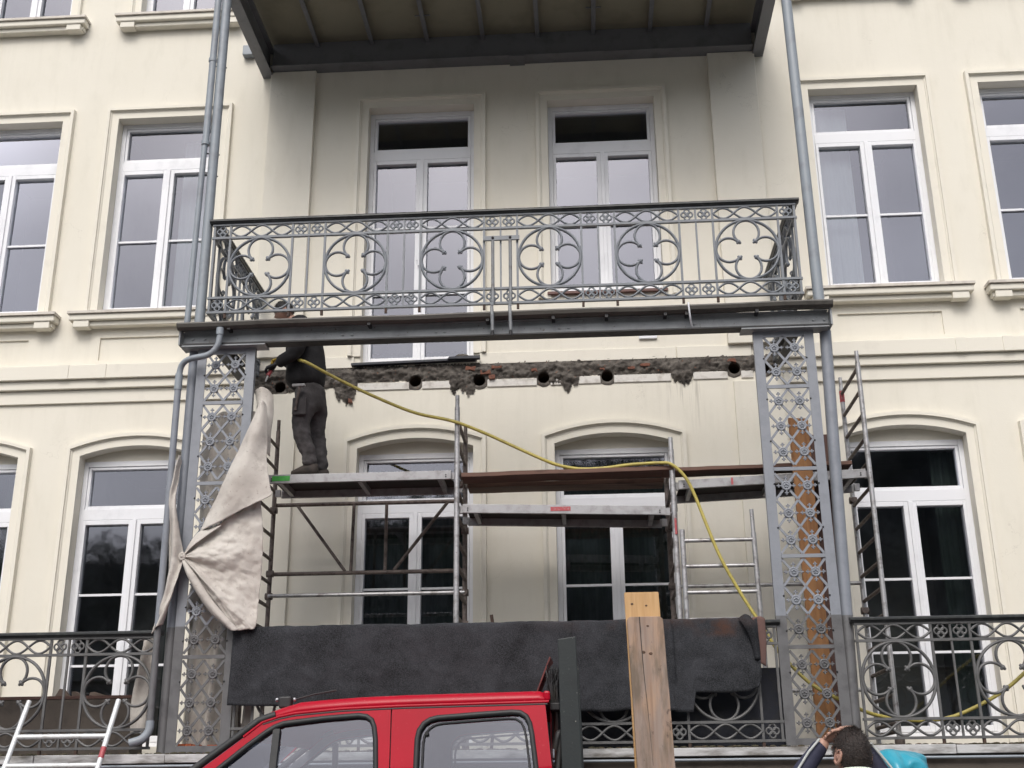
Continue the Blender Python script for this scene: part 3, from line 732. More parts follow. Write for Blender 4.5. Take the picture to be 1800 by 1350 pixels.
railing(lc, (-2.34, YP, 2.097), (1, 0, 0), 'sbss' + 'bss' * 3 + 'bs', k=4.68 / (5 * BW + 10 * SW))

# clamp straps at the middle of the upper railing
st = thing('railing_clamp', (0, YP - .04, 6.83), 'pair of steel straps bolted through a crossbar at the middle of the upper railing', 'clamp')
m = MB(); m.box(-.17, .185, YP - .042, YP - .018, 6.808, 6.852); m.build('crossbar', M_rail, st)
for x in (-.075, .095):
    m = MB(); m.tube([(x, YP - .035, 6.81), (x, YP - .035, 6.33), (x, YP - .05, 6.16), (x, YP - .2, 6.03), (x + .005, YP - .21, 5.95), (x + .008, YP - .21, 5.79), (x + .008, YP - .16, 5.755)], .016, 6, flat=.6, smooth=False)
    m.build('strap', weather('strap_steel', (0.16, 0.17, 0.18), (0.08, 0.07, 0.065), 14, rough=0.5) if x < 0 else bpy.data.materials['strap_steel'], st)
    m = MB(); m.tube([(x + .008, YP - .215, 5.77), (x + .008, YP - .215, 5.735)], .018, 6); m.build('nut', M_black, st)
    m = MB(); m.sphere((x, YP - .045, 6.832), .014, 6, 4); m.build('bolt', M_black, st)

# ------------------------------------------------------------------ porch beam, gutter, cut joist stubs
bm_ = thing('edge_beam', (0, YP, 5.8), 'long grey steel channel beam spanning the two lattice columns', 'beam')
m = MB(); m.box(-3.07, 3.07, YP - .03, YP - .018, 5.80, 5.94); m.build('web', M_beam, bm_)
m = MB(); m.box(-3.07, 3.07, YP - .10, YP + .04, 5.786, 5.799); m.build('lower_flange', M_black, bm_)
m = MB(); m.box(-3.06, 3.06, YP - .06, YP + .04, 5.941, 5.951); m.build('upper_flange', M_beam, bm_)
for s in (-1, 1):
    m = MB(); a, b = sorted((s * 3.075, s * 3.09)); m.box(a, b, YP - .11, YP + .12, 5.786, 5.952); m.build('end_plate', M_beam, bm_)
bt = MB(); bt.tube([(0, 0, 0), (0, -.012, 0)], .013, 6); ME_bolt = bt.mesh('bolt', M_beam)
for x in (-2.98, -2.86, -1.52, -1.43, -.62, -.54, .55, .64, 1.82, 2.93, 3.03):
    obj('bolt', ME_bolt, Matrix.Translation((x, YP - .03, 5.865)), bm_)
gt = thing('rain_gutter', (0, -1.98, 5.94), 'dark weathered gutter running along the top of the steel beam', 'gutter')
m = MB(); pr = [(-2.03, 6.0), (-2.035, 5.985), (-2.02, 5.955), (-1.985, 5.935), (-1.93, 5.953), (-1.90, 5.953), (-1.90, 6.0), (-1.912, 6.0), (-1.915, 5.965), (-1.98, 5.95), (-2.008, 5.965), (-2.02, 6.0)]
n = len(pr); N_ = 14
vs_ = []
for i in range(N_ + 1):
    x = -3.10 + 6.2 * i / N_; dzz = .012 * (fbm(x * .8, 2, 1)) + (i / N_ - .5) * .02
    vs_ += [(x, p[0], p[1] + dzz) for p in pr]
m.add(vs_, [(i * n + k, i * n + (k + 1) % n, (i + 1) * n + (k + 1) % n, (i + 1) * n + k) for i in range(N_) for k in range(n)])
m.add(vs_[:n], [tuple(range(n))]); m.add(vs_[-n:], [tuple(range(n))]); m.build('trough', M_gutter, gt)
for x in (-2.6, -1.25, -.12, .5, 1.0, 1.55, 1.75, 2.4):
    m = MB(); m.box(x - .015, x + .015, -2.0, -1.90, 5.915, 5.95); m.build('bracket', M_black, gt)
m = MB(); m.tube([(1.765, -2.04, 6.02), (1.77, -2.045, 5.93), (1.78, -2.0, 5.86), (1.80, -1.93, 5.80)], .009, 6, flat=.5); 
tag(m.build('cable_tie', M_pvc), 'white cable tie hanging over the gutter right of the straps', 'cable tie')
for s, lab in ((-1, 'cut black joist stub behind the left lattice column'), (1, 'cut black joist stub behind the right lattice column')):
    m = MB(); x = s * 2.78
    m.box(x - .05, x + .05, YP + .05, -.85, 5.81, 5.825); m.box(x - .01, x + .01, YP + .05, -.80, 5.825, 5.94); m.box(x - .05, x + .05, YP + .05, -.9, 5.94, 5.952)
    tag(m.build('joist_stub', M_black), lab, 'joist', 'cut joist stubs')

# ------------------------------------------------------------------ lattice columns
lat = MB(); lat.bar((-.0935, 0, -.119), (.0935, 0, .119), .0215, .012); ME_la = lat.mesh('lattice_bar', M_col)
lat = MB(); lat.bar((.0935, .004, -.119), (-.0935, .004, .119), .0215, .012); ME_lb = lat.mesh('lattice_bar', M_col)
ro = MB(); ro.tube(ring_pts(.036, .036, 20), .0095, 6, closed=True, up=(0, 1, 0)); ro.tube([(0, -.006, 0), (0, .006, 0)], .032, 14)
for k in range(5):
    w = PI / 2 + k * 2 * PI / 5; ro.sphere((.015 * math.cos(w), -.008, .015 * math.sin(w)), .0085, 6, 4)
for k in range(4):
    w = k * PI / 2; c, s = math.cos(w), math.sin(w)
    ro.bar((c * .04, 0, s * .04), (c * .074, 0, s * .074), .010, .012)
    ro.sphere((c * .079, 0, s * .079), .0085, 6, 4)
    for q in (-1, 1): ro.sphere((c * .067 - q * s * .012, 0, s * .067 + q * c * .012), .0075, 6, 4)
ME_rose = ro.mesh('rosette', M_col)
ROWS = [5.602, 5.364, 5.081, 4.84, 4.595, 4.281, 4.03, 3.789, 3.505, 3.262, 3.012, 2.715, 2.472, 2.236]
for s, lab in ((-1, 'left grey iron lattice column draped with a dirty canvas sheet'), (1, 'right grey iron lattice column with an orange board behind it')):
    c = thing('lattice_column', (s * 2.642, YP, 2.05), lab, 'column', 'lattice porch columns')
    for q in (-1, 1):
        x = s * 2.642 + q * .235
        m = MB(); m.box(x - .044, x + .044, YP - .012, YP, 2.055, 5.784); e = x + q * .040; m.box(min(e, e - q * .012), max(e, e - q * .012), YP + .0005, YP + .06, 2.055, 5.784); m.build('stile', M_col, c)
    cx = s * 2.642
    m = MB(); m.box(cx - .19, cx + .19, YP - .010, YP - .001, 5.712, 5.784); m.build('top_plate', M_col, c)
    m = MB(); m.box(cx - .19, cx + .19, YP - .010, YP - .001, 2.055, 2.112); m.build('bottom_plate', M_col, c)
    for z in (5.22, 4.437, 3.647, 2.862):
        m = MB(); m.box(cx - .19, cx + .19, YP - .020, YP - .002, z - .016, z + .016); m.build('cross_bar', M_col, c)
    m = MB(); m.box(min(s * 2.25, s * 3.06), max(s * 2.25, s * 3.06), YP - .095, YP + .07, 5.770, 5.7855) ; m.build('cap_plate', M_beam, c)
    for z in ROWS:
        for q in (-1, 1):
            Mx = Matrix.Translation((cx + q * .0945, YP - .004, z))
            obj('lattice_bar', ME_la, Mx, c); obj('lattice_bar', ME_lb, Mx, c)
            obj('rosette', ME_rose, Matrix.Translation((cx + q * .0945, YP - .016, z)), c)
    bo = MB(); bo.sphere((0, 0, 0), .009, 6, 4)
    me = bo.mesh('rivet', M_black)
    for z in (5.5, 5.1, 4.7, 4.3, 3.9, 3.3, 3.0, 2.65):
        for q in (-1, 1): obj('rivet', me, Matrix.Translation((cx + q * .197, YP - .014, z)), c)
for k in range(6):
    a = -2.83 + k * .065; p = MB(); p.box(a, a + .06, YP + .03, YP + .13, 2.05, 2.125 + random.uniform(-.012, .012))
    tag(p.build('brick', M_brick, bevel=0.006), 'orange brick in the short row at the foot of the left lattice column', 'brick', 'orange bricks at the column foot')

# ------------------------------------------------------------------ pipes
def collar(t, x, y, z, r, mat):
    m = MB(); m.tube([(x, y, z - .02), (x, y, z + .02)], r + .006, 12); m.build('collar', mat, t)
pt = thing('drainpipe', (-2.97, -1.8, 6.0), 'thick grey drainpipe rising above the left lattice column', 'pipe')
m = MB(); m.tube([(-2.955, -1.805, 5.97), (-2.95, -1.805, 13.5)], .050, 16); m.build('tube', M_pipe2, pt)
pt = thing('drainpipe', (-3.05, -1.84, 6.0), 'thin grey pipe beside the thick one, above the left lattice column', 'pipe')
m = MB(); m.tube([(-3.062, -1.85, 5.99), (-3.042, -1.85, 8.0), (-3.035, -1.85, 8.05)], .030, 12); m.build('tube', M_pipe2, pt)
m = MB(); m.tube([(-3.035, -1.85, 8.05), (-3.02, -1.85, 13.5)], .036, 12); m.build('tube', M_pipe2, pt)
for z in (8.05, 9.05): collar(pt, -3.035, -1.85, z, .036, M_pipe2)
for z in (7.95, 9.0, 7.7):
    m = MB(); m.tube([(-3.03, -1.82, z), (-2.90, -1.78, z)], .008, 6); m.build('pipe_clip', M_black, pt)
pt = thing('drainpipe', (3.0, -1.8, 6.0), 'grey drainpipe rising above the right lattice column', 'pipe')
m = MB(); m.tube([(3.02, -1.805, 6.0), (2.975, -1.805, 13.5)], .052, 16); m.build('tube', M_pipe2, pt)
collar(pt, 3.015, -1.805, 6.03, .052, M_pipe2)
pt = thing('drainpipe', (3.0, -1.8, 2.05), 'grey drainpipe down the right lattice column, darker at its foot', 'pipe')
m = MB(); m.tube([(3.05, -1.79, 5.785), (2.95, -1.79, 2.05)], .054, 16); m.build('tube', M_pipe, pt)
pt = thing('drainpipe', (-2.98, -1.8, 2.05), 'grey round post tight against the left lattice column', 'pipe')
m = MB(); m.tube([(-2.985, -1.79, 5.785), (-2.975, -1.79, 2.05)], .046, 14); m.build('tube', M_pipe, pt)
pt = thing('downspout', (-3.05, -1.9, 2.05), 'grey downspout with elbows from the beam to the balcony floor', 'pipe')
m = MB()
pth = [(-2.68, -2.0, 5.925), (-2.68, -2.0, 5.83), (-2.70, -2.0, 5.74), (-2.78, -2.0, 5.66), (-2.95, -1.98, 5.635), (-3.03, -1.95, 5.60), (-3.062, -1.93, 5.53), (-3.066, -1.93, 5.40)]
m.tube(spline(pth, 30), .029, 12); m.build('swan_neck', M_pipe2, pt)
m = MB(); m.tube([(-3.066, -1.93, 5.45), (-3.05, -1.93, 2.30)], .031, 12); m.build('tube', M_pipe, pt)
m = MB(); m.tube([(-3.066, -1.93, 5.34), (-3.066, -1.93, 5.50)], .036, 12); m.build('collar', M_pipe2, pt)
m = MB(); m.tube([(-2.68, -2.0, 5.86), (-2.68, -2.0, 5.93)], .036, 12); m.build('collar', M_pipe2, pt)
m = MB(); m.tube(spline([(-3.05, -1.93, 2.32), (-3.052, -1.935, 2.24), (-3.10, -1.95, 2.17), (-3.20, -1.97, 2.135)], 14), .036, 12)
m.build('outlet_elbow', M_pipe2, pt)
# ------------------------------------------------------------------ scaffold
sc = thing('scaffold', (.5, -.9, 2.05), 'tube scaffold of ladder frames standing on the lower balcony behind the porch', 'scaffold')
SF, SB = -1.3, -.5
def upright(parent, p0, p1, mat, r=.0245, spigot=.12, col=None):
    m = MB(); p0, p1 = Vector(p0), Vector(p1); d = (p1 - p0).normalized()
    m.tube([p0, p1 - d * spigot], r, 10); m.tube([p1 - d * spigot, p1], r * .8, 10)
    return m.build('upright', mat, parent)
def end_frame(x, zt_f, zt_b, mat_f, mat_b, mat_r, rungs, r=.0245):
    f = MB(); f.tube([(x, SF + .02, 2.19), (x, SB - .02, 2.19)], .018, 8)
    fr = f.build('end_frame', mat_r, sc)
    for y in (SF, SB):
        f = MB(); f.tube([(x, y, 2.056), (x, y, 2.12)], .045, 10); f.build('base_plate', mat_r, fr)
    upright(fr, (x, SF, 2.06), (x, SF, zt_f), mat_f, r); upright(fr, (x, SB, 2.06), (x, SB, zt_b), mat_b, r * .95)
    for z in rungs:
        m = MB(); m.tube([(x, SF + .02, z), (x, SB - .02, z)], .018, 8); m.build('rung', mat_r, fr)
    return fr
rz = [2.32 + .238 * k for k in range(16)]
end_frame(-2.46, 5.40, 5.475, M_steel, M_steel, M_steel, [z for z in rz if z < 5.4])
end_frame(-.475, 5.42, 5.36, M_alu, M_steel, M_steel, [z for z in rz if z < 5.3], .026)
end_frame(1.585, 4.93, 4.90, M_alu, M_steel, M_steel, [z for z in rz if z < 4.85], .027)
fD = end_frame(3.435, 5.76, 5.77, M_alu, M_alu, M_steel, [z - .06 for z in rz if z < 5.7] , .0245)
m = MB(); m.tube([(3.435, SB, 5.50), (3.435, SB, 5.62)], .026, 10); m.build('red_tape', M_redmark, fD)
m = MB(); m.tube([(1.59, SF - .03, 3.98), (1.59, SF - .03, 4.13)], .012, 8); m.build('red_tape', M_redmark, sc)
# frame parallel to the wall, right of the third upright
f = MB(); f.tube([(1.645, SF - .03, 2.06), (1.645, SF - .03, 4.02)], .0245, 10); fr = f.build('side_frame', M_alu, sc)
upright(fr, (2.325, SF - .03, 2.06), (2.30, SF - .03, 4.20), M_alu, .024, .22)
for z in (3.915, 3.675, 3.433, 3.185, 2.94, 2.70, 2.46):
    m = MB(); m.tube([(1.64, SF - .03, z), (2.31, SF - .03, z)], .0185, 8); m.build('rung', M_alu, fr)
# braces and the lattice girder between the first two frames
def rod(a, b, r, mat, name='brace'):
    m = MB(); m.tube([a, b], r, 8); return m.build(name, mat, sc)
rod((-2.46, SB + .03, 3.842), (-.475, SB + .03, 3.842), .021, M_steel); rod((-2.46, SB - .03, 3.612), (-.475, SB - .03, 3.612), .020, M_alu)
rod((-2.46, SB + .03, 4.56), (-.475, SB + .03, 4.56), .021, M_steel)
for a, b in (((-2.22, 4.55), (-1.70, 3.86)), ((-.66, 4.55), (-1.20, 3.86)), ((-1.63, 4.55), (-1.64, 3.86)), ((-1.29, 4.55), (-1.29, 3.86))):
    rod((a[0], SB + .03, a[1]), (b[0], SB + .03, b[1]), .017, M_steel)
rod((1.585, SB, 3.632), (3.435, SB, 3.632), .020, M_alu)
rod((1.585, SB + .05, 2.62), (3.435, SB + .05, 2.62), .020, M_alu)
cl = MB(); cl.tube([(-.035, 0, 0), (.035, 0, 0)], .036, 8); cl.tube([(0, -.04, .0), (0, .04, .0)], .03, 8); ME_cl = cl.mesh('clamp', M_steel)
for x, y, z in ((-2.46, SB, 3.842), (-2.46, SB, 3.612), (-.475, SB, 3.612), (-.46, SF + .1, 4.54), (1.585, SB, 3.632), (1.585, SB, 4.22), (3.435, SB, 4.46), (3.435, SB, 3.36), (-2.46, SB, 4.5), (1.585, SF + .06, 4.25), (-.475, SB, 4.24), (-.475, SB, 3.3)):
    obj('clamp', ME_cl, Matrix.Translation((x, y, z)), sc)

def platform(x0, x1, z0, z1, lab, ya=-1.32, yb=-.70):
    """aluminium framed deck; z0,z1: top height at its two ends"""
    t = thing('scaffold_platform', ((x0 + x1) / 2, ya, z0), lab, 'platform', 'aluminium scaffold platforms')
    def zz(x): return z0 + (z1 - z0) * (x - x0) / (x1 - x0)
    for y in (ya, yb - .03):
        m = MB(); m.add([(x0, y, zz(x0) - .085), (x1, y, zz(x1) - .085), (x1, y + .03, zz(x1) - .085), (x0, y + .03, zz(x0) - .085), (x0, y, zz(x0)), (x1, y, zz(x1)), (x1, y + .03, zz(x1)), (x0, y + .03, zz(x0))],
                        [(0, 3, 2, 1), (4, 5, 6, 7), (0, 1, 5, 4), (1, 2, 6, 5), (2, 3, 7, 6), (3, 0, 4, 7)])
        m.build('side_rail', M_galv, t, bevel=.003)
    m = MB(); m.add([(x0 + .02, ya + .031, zz(x0) - .012), (x1 - .02, ya + .031, zz(x1) - .012), (x1 - .02, yb - .031, zz(x1) - .012), (x0 + .02, yb - .031, zz(x0) - .012), (x0 + .02, ya + .031, zz(x0)), (x1 - .02, ya + .031, zz(x1)), (x1 - .02, yb - .031, zz(x1)), (x0 + .02, yb - .031, zz(x0))],
                    [(0, 3, 2, 1), (4, 5, 6, 7), (0, 1, 5, 4), (1, 2, 6, 5), (2, 3, 7, 6), (3, 0, 4, 7)])
    m.build('deck', M_ply, t)
    n = 4
    for k in range(n + 1):
        x = x0 + .12 + (x1 - x0 - .24) * k / n
        if k in (1, 3): continue
        m = MB(); m.box(x - .02, x + .02, ya + .031, yb - .031, zz(x) - .075, zz(x) - .014); m.build('cross_member', M_galv, t)
    for x in (x0, x1):
        for y in (ya + .06, yb - .06):
            m = MB(); s = -1 if x == x0 else 1
            m.box(min(x, x + s * .05), max(x, x + s * .05), y - .02, y + .02, zz(x) - .08, zz(x) - .01); m.build('hook', M_galv, t)
        for q in (-.02, .0):
            m = MB(); m.tube([(x + (.05 if x == x0 else -.05), ya - .006, zz(x) - .042 + q), (x + (.05 if x == x0 else -.05), ya, zz(x) - .042 + q)], .007, 6); m.build('rivet', M_black, t)
    return t
P1 = platform(-2.33, -.53, 4.655, 4.655, 'grey scaffold platform with green marking that the workman stands on')
m = MB(); m.box(-2.275, -2.10, -1.3235, -1.3205, 4.59, 4.64); m.build('green_marking', M_greenmark, P1)
P3 = platform(-.42, 1.50, 4.325, 4.26, 'lower grey scaffold platform in the middle bay, with a red marking', -1.30, -.72)
m = MB(); m.box(.42, .61, -1.3035, -1.3005, 4.235, 4.275); m.build('red_marking', M_redmark, P3)
P4 = platform(1.64, 3.40, 4.505, 4.575, 'grey scaffold platform running behind the right lattice column', -1.30, -.70)
m = MB(); m.box(2.135, 2.155, -1.3035, -1.3005, 4.45, 4.52); m.build('red_marking', M_redmark, P4)
def board(x0, x1, y0, y1, zt0, zt1, th, lab, mat, name='wooden_plank', cat='plank', grp='scaffold planks'):
    m = MB(); n = 12; vs = []
    for i in range(n + 1):
        x = x0 + (x1 - x0) * i / n; z = zt0 + (zt1 - zt0) * i / n + .006 * fbm(x * 2, y0 * 3, 1)
        vs += [(x, y0, z - th), (x, y1, z - th), (x, y1, z), (x, y0, z)]
    m.add(vs, [(i * 4 + k, i * 4 + (k + 1) % 4, i * 4 + 4 + (k + 1) % 4, i * 4 + 4 + k) for i in range(n) for k in range(4)])
    m.add(vs[:4], [(0, 1, 2, 3)]); m.add(vs[-4:], [(0, 1, 2, 3)])
    o = m.build(name, mat, bevel=.004); return tag(o, lab, cat, grp)
board(-.43, 1.60, -1.33, -1.06, 4.625, 4.645, .042, 'front dark scaffold plank spanning the middle bay at its top', M_scafplank)
board(-.40, 1.52, -1.03, -.78, 4.600, 4.605, .045, 'rear worn scaffold plank under the front plank of the middle bay', wood_material('worn_plank', (0.22, 0.13, 0.09), (0.12, 0.07, 0.05), (0.05, 0.03, 0.02), axis='x'))
board(1.50, 3.28, -1.30, -1.05, 4.635, 4.655, .036, 'brown plank laid along the right platform behind the right column', M_scafplank)

# ------------------------------------------------------------------ boards leaning behind the right column
m = MB(); m.add([(2.690, -1.5, 2.06), (2.862, -1.5, 2.06), (2.862, -1.46, 2.06), (2.690, -1.46, 2.06), (2.702, -1.42, 5.06), (2.885, -1.42, 5.05), (2.885, -1.38, 5.05), (2.702, -1.38, 5.06)],
                [(0, 3, 2, 1), (4, 5, 6, 7), (0, 1, 5, 4), (1, 2, 6, 5), (2, 3, 7, 6), (3, 0, 4, 7)])
tag(m.build('wooden_board', M_orange, bevel=.004), 'orange wooden board upright behind the right lattice column', 'board')
m = MB(); m.add([(2.86, -.84, 2.06), (3.20, -.84, 2.06), (3.20, -.81, 2.06), (2.86, -.81, 2.06), (2.95, -.74, 5.09), (3.255, -.74, 5.09), (3.255, -.71, 5.09), (2.95, -.71, 5.09)],
                [(0, 3, 2, 1), (4, 5, 6, 7), (0, 1, 5, 4), (1, 2, 6, 5), (2, 3, 7, 6), (3, 0, 4, 7)])
tag(m.build('wooden_board', M_brown, bevel=.004), 'dark brown board upright behind the right drainpipe', 'board')
m = MB(); m.box(.45, 2.44, -1.60, -1.58, 2.06, 2.72)  # black sheet filling the dark gap behind the railing
tag(m.build('plastic_sheet', M_membrane), 'black sheet filling the dark gap behind the railing under the carpet', 'sheet')

# ------------------------------------------------------------------ things behind the lower left railing
m = MB(); m.box(-8.0, -3.40, -1.42, -1.39, 2.06, 2.555)
d = m.build('dirty_board', M_dirt, bevel=.004); tag(d, 'long dirty brown board behind the lower left railing', 'board')
m = MB(); m.box(-8.0, -3.40, -1.425, -1.37, 2.557, 2.585); m.build('top_batten', M_brown, d)
random.seed(21)
for i in range(3):
    x = -4.42 + i * .17 + random.uniform(-.03, .03); z = 2.60 + random.uniform(0, .07); y = -.62 + random.uniform(-.12, .12)
    Mx = Matrix.Translation((x, y, z)) @ Matrix.Rotation(random.uniform(-.55, .55), 4, 'Y') @ Matrix.Rotation(random.uniform(-.5, .5), 4, 'Z')
    w_, l_ = random.uniform(.07, .12), random.uniform(.07, .13)
    m = MB(); m.add([Mx @ Vector(p) for p in ((-l_, -.02, -w_ / 2), (l_, -.02, -w_ * .3), (l_, .03, -w_ * .3), (-l_, .03, -w_ / 2), (-l_ * .2, -.015, w_ * .75), (l_ * .15, -.02, w_ * .62), (l_ * .15, .03, w_ * .62), (-l_ * .2, .03, w_ * .75))],
                    [(0, 3, 2, 1), (4, 5, 6, 7), (0, 1, 5, 4), (1, 2, 6, 5), (2, 3, 7, 6), (3, 0, 4, 7)])
    o = m.build('wood_offcut', M_log); tag(o, ('leftmost', 'middle', 'rightmost')[i] + ' dark wood offcut heaped before the lower left window', 'wood offcut', 'wood offcuts before the window')
m = MB(); m.box(-4.75, -3.65, -.85, -.42, 2.06, 2.50); m.build('crate', M_dirt, bevel=.004)
tag(bpy.data.objects['crate'], 'dark wooden crate under the heap of wood offcuts', 'crate')

# ------------------------------------------------------------------ canvas sheet on the left column
tp = thing('canvas_sheet', (-2.7, -1.95, 3.1), 'dirty beige canvas sheet knotted round the left lattice column', 'canvas sheet')
def P(x, z, y): return (x, y, z)
flap = patch([[P(-2.275, 5.20, -1.92), P(-2.255, 5.215, -1.93), P(-2.235, 5.205, -1.925), P(-2.215, 5.17, -1.90)],
              [P(-2.372, 4.886, -1.95), P(-2.30, 4.90, -1.985), P(-2.24, 4.90, -1.965), P(-2.188, 4.88, -1.88)],
              [P(-2.515, 4.508, -1.97), P(-2.40, 4.55, -2.02), P(-2.28, 4.60, -2.0), P(-2.175, 4.66, -1.93)],
              [P(-2.64, 4.19, -1.97), P(-2.48, 4.25, -2.03), P(-2.30, 4.33, -2.02), P(-2.130, 4.44, -1.96)],
              [P(-2.735, 3.96, -1.97), P(-2.56, 4.02, -2.04), P(-2.35, 4.14, -2.03), P(-2.088, 4.285, -1.98)]], 26, 34,
             lambda u, v, p: (0, .012 * math.sin(u * 7 + v * 3) * v + .012 * fbm(p.x * 5, p.z * 5, 1), .004 * fbm(p.x * 8, p.z * 8, 3)))
cloth(flap, 'upper_flap', M_tarp, tp)
tw = patch([[P(-2.37, 5.37, -1.76), P(-2.31, 5.395, -1.79), P(-2.25, 5.38, -1.76), P(-2.205, 5.325, -1.72)],
            [P(-2.33, 5.20, -1.79), P(-2.28, 5.20, -1.83), P(-2.22, 5.18, -1.80), P(-2.185, 5.14, -1.75)],
            [P(-2.28, 5.02, -1.82), P(-2.24, 5.0, -1.86), P(-2.20, 4.98, -1.84), P(-2.185, 4.95, -1.79)],
            [P(-2.22, 4.72, -1.80), P(-2.20, 4.70, -1.90), P(-2.18, 4.70, -1.88), P(-2.18, 4.70, -1.80)]], 16, 20, lambda u, v, p: (0, .01 * fbm(p.x * 9, p.z * 7, 6), 0))
cloth(tw, 'twisted_top', M_tarp, tp)
K = Vector((-2.868, -1.975, 3.735))
bound = [(-2.215, 4.26, -1.90), (-2.175, 4.0, -1.90), (-2.16, 3.75, -1.91), (-2.16, 3.52, -1.92), (-2.168, 3.30, -1.93), (-2.172, 3.10, -1.95), (-2.24, 3.075, -1.985), (-2.335, 3.075, -1.99)]
rows = []
for b_ in bound:
    b_ = Vector(P(*b_))
    mid1 = K.lerp(b_, .22); mid2 = K.lerp(b_, .6); mid1.y -= .035; mid2.y -= .055
    if b_.z > 4.2: mid1 += Vector((0, 0, .05)); mid2 += Vector((0, 0, .035))
    rows.append([K, mid1, mid2, b_])
def fold(u, v, p):
    a = .014 * math.sin(v * 30) * math.exp(-2.2 * u) * min(1, u * 8) + .030 * math.sin(v * 13 + 1.0) * math.exp(-((u - .45) / .4) ** 2) + .020 * fbm(p.x * 6, p.z * 6, 2) * min(1, u * 4)
    a += .012 * fbm(p.x * 16, p.z * 22, 4) * min(1, max(0, u - .3) * 4)
    return (0, a, .01 * fbm(p.x * 7, p.z * 7, 8) * u)
cloth(patch(rows, 44, 70, fold), 'gathered_skirt', M_tarp, tp)
hem = patch([[tuple(K), P(-2.72, 3.56, -2.03), P(-2.52, 3.30, -2.04), P(-2.30, 3.07, -2.02)],
             [tuple(K + Vector((-.01, -.01, -.01))), P(-2.75, 3.53, -2.06), P(-2.55, 3.27, -2.07), P(-2.345, 3.06, -2.05)],
             [tuple(K + Vector((-.015, .01, -.02))), P(-2.775, 3.52, -2.03), P(-2.585, 3.25, -2.03), P(-2.385, 3.075, -2.01)]], 30, 6)
cloth(hem, 'rolled_hem', M_tarp, tp)
top_e = patch([[tuple(K), P(-2.80, 3.87, -1.99), P(-2.74, 3.95, -1.985), P(-2.66, 3.99, -1.98)], [tuple(K), P(-2.77, 3.82, -2.02), P(-2.66, 3.90, -2.03), P(-2.52, 4.0, -2.03)]], 12, 6)
cloth(top_e, 'gathered_edge', M_tarp, tp)
wing = patch([[P(-3.010, 4.72, -1.86), P(-3.006, 4.70, -1.90), P(-2.998, 4.66, -1.86)],
              [P(-3.045, 4.45, -1.88), P(-3.02, 4.44, -1.96), P(-2.995, 4.42, -1.90)],
              [P(-3.06, 4.22, -1.88), P(-3.02, 4.22, -1.98), P(-2.975, 4.20, -1.95)],
              [P(-3.035, 3.95, -1.89), P(-2.98, 3.95, -1.99), P(-2.91, 3.93, -1.985)],
              [P(-3.02, 3.72, -1.90), P(-2.95, 3.73, -1.99), P(-2.868, 3.735, -1.98)],
              [P(-3.025, 3.50, -1.90), P(-2.96, 3.52, -2.0), P(-2.885, 3.55, -1.99)],
              [P(-3.06, 3.28, -1.90), P(-3.01, 3.28, -1.99), P(-2.955, 3.31, -1.97)],
              [P(-3.105, 3.06, -1.91), P(-3.07, 3.10, -1.97), P(-3.01, 3.14, -1.95)]], 14, 60,
             lambda u, v, p: (.004 * fbm(p.z * 5, 1, 1), .022 * math.sin(u * 9 + v * 11) + .012 * fbm(p.x * 9, p.z * 6, 2), 0))
cloth(wing, 'side_wing', M_tarp, tp)
m = MB(); m.tube(ring_pts(.022, .03, 14), .012, 7, closed=True); m.sphere((0, 0, 0), .02, 8, 6)
m.build('knot', M_tarp, tp, Matrix.Translation(K + Vector((0, -.02, 0))))
rear = patch([[P(-2.90, 5.0, -1.60), P(-2.72, 5.18, -1.66), P(-2.52, 5.22, -1.62), P(-2.38, 5.2, -1.66)],
              [P(-2.90, 4.6, -1.62), P(-2.72, 4.7, -1.68), P(-2.54, 4.75, -1.62), P(-2.36, 4.75, -1.68)],
              [P(-2.86, 4.0, -1.62), P(-2.70, 4.0, -1.70), P(-2.52, 4.0, -1.63), P(-2.34, 4.0, -1.68)],
              [P(-2.92, 3.3, -1.58), P(-2.74, 3.3, -1.66), P(-2.55, 3.3, -1.60), P(-2.36, 3.3, -1.64)]], 24, 30,
             lambda u, v, p: (0, .03 * math.sin(u * 14 + v * 4) + .02 * fbm(p.x * 6, p.z * 4, 5), 0))
cloth(rear, 'rear_sheet', M_tarp, tp)
tail = patch([[P(-2.90, 3.34, -1.57), P(-2.72, 3.34, -1.68), P(-2.56, 3.2, -1.62), P(-2.47, 3.2, -1.64)],
              [P(-2.92, 2.8, -1.50), P(-2.74, 2.8, -1.62), P(-2.57, 2.8, -1.64), P(-2.40, 2.8, -1.55)],
              [P(-2.92, 2.4, -1.46), P(-2.72, 2.4, -1.66), P(-2.58, 2.4, -1.62), P(-2.40, 2.4, -1.50)],
              [P(-2.92, 2.07, -1.46), P(-2.72, 2.07, -1.68), P(-2.55, 2.07, -1.62), P(-2.40, 2.07, -1.50)]], 20, 30,
             lambda u, v, p: (0, .055 * math.sin(u * 17 + v * 2) + .02 * fbm(p.x * 8, p.z * 4, 7), 0))
cloth(tail, 'hanging_tail', M_tarp, tp)
t2 = patch([[P(-3.30, 3.06, -1.58), P(-3.26, 3.10, -1.62), P(-3.20, 3.05, -1.58)],
            [P(-3.335, 2.80, -1.58), P(-3.28, 2.80, -1.64), P(-3.20, 2.80, -1.60)],
            [P(-3.36, 2.50, -1.58), P(-3.30, 2.50, -1.65), P(-3.20, 2.50, -1.60)],
            [P(-3.34, 2.24, -1.58), P(-3.28, 2.23, -1.64), P(-3.19, 2.24, -1.59)]], 12, 24, lambda u, v, p: (0, .02 * math.sin(u * 8 + v * 5), 0))
tag(cloth(t2, 'canvas_strip', M_tarp), 'beige canvas strip hanging behind the lower left railing beside the downspout', 'canvas strip')
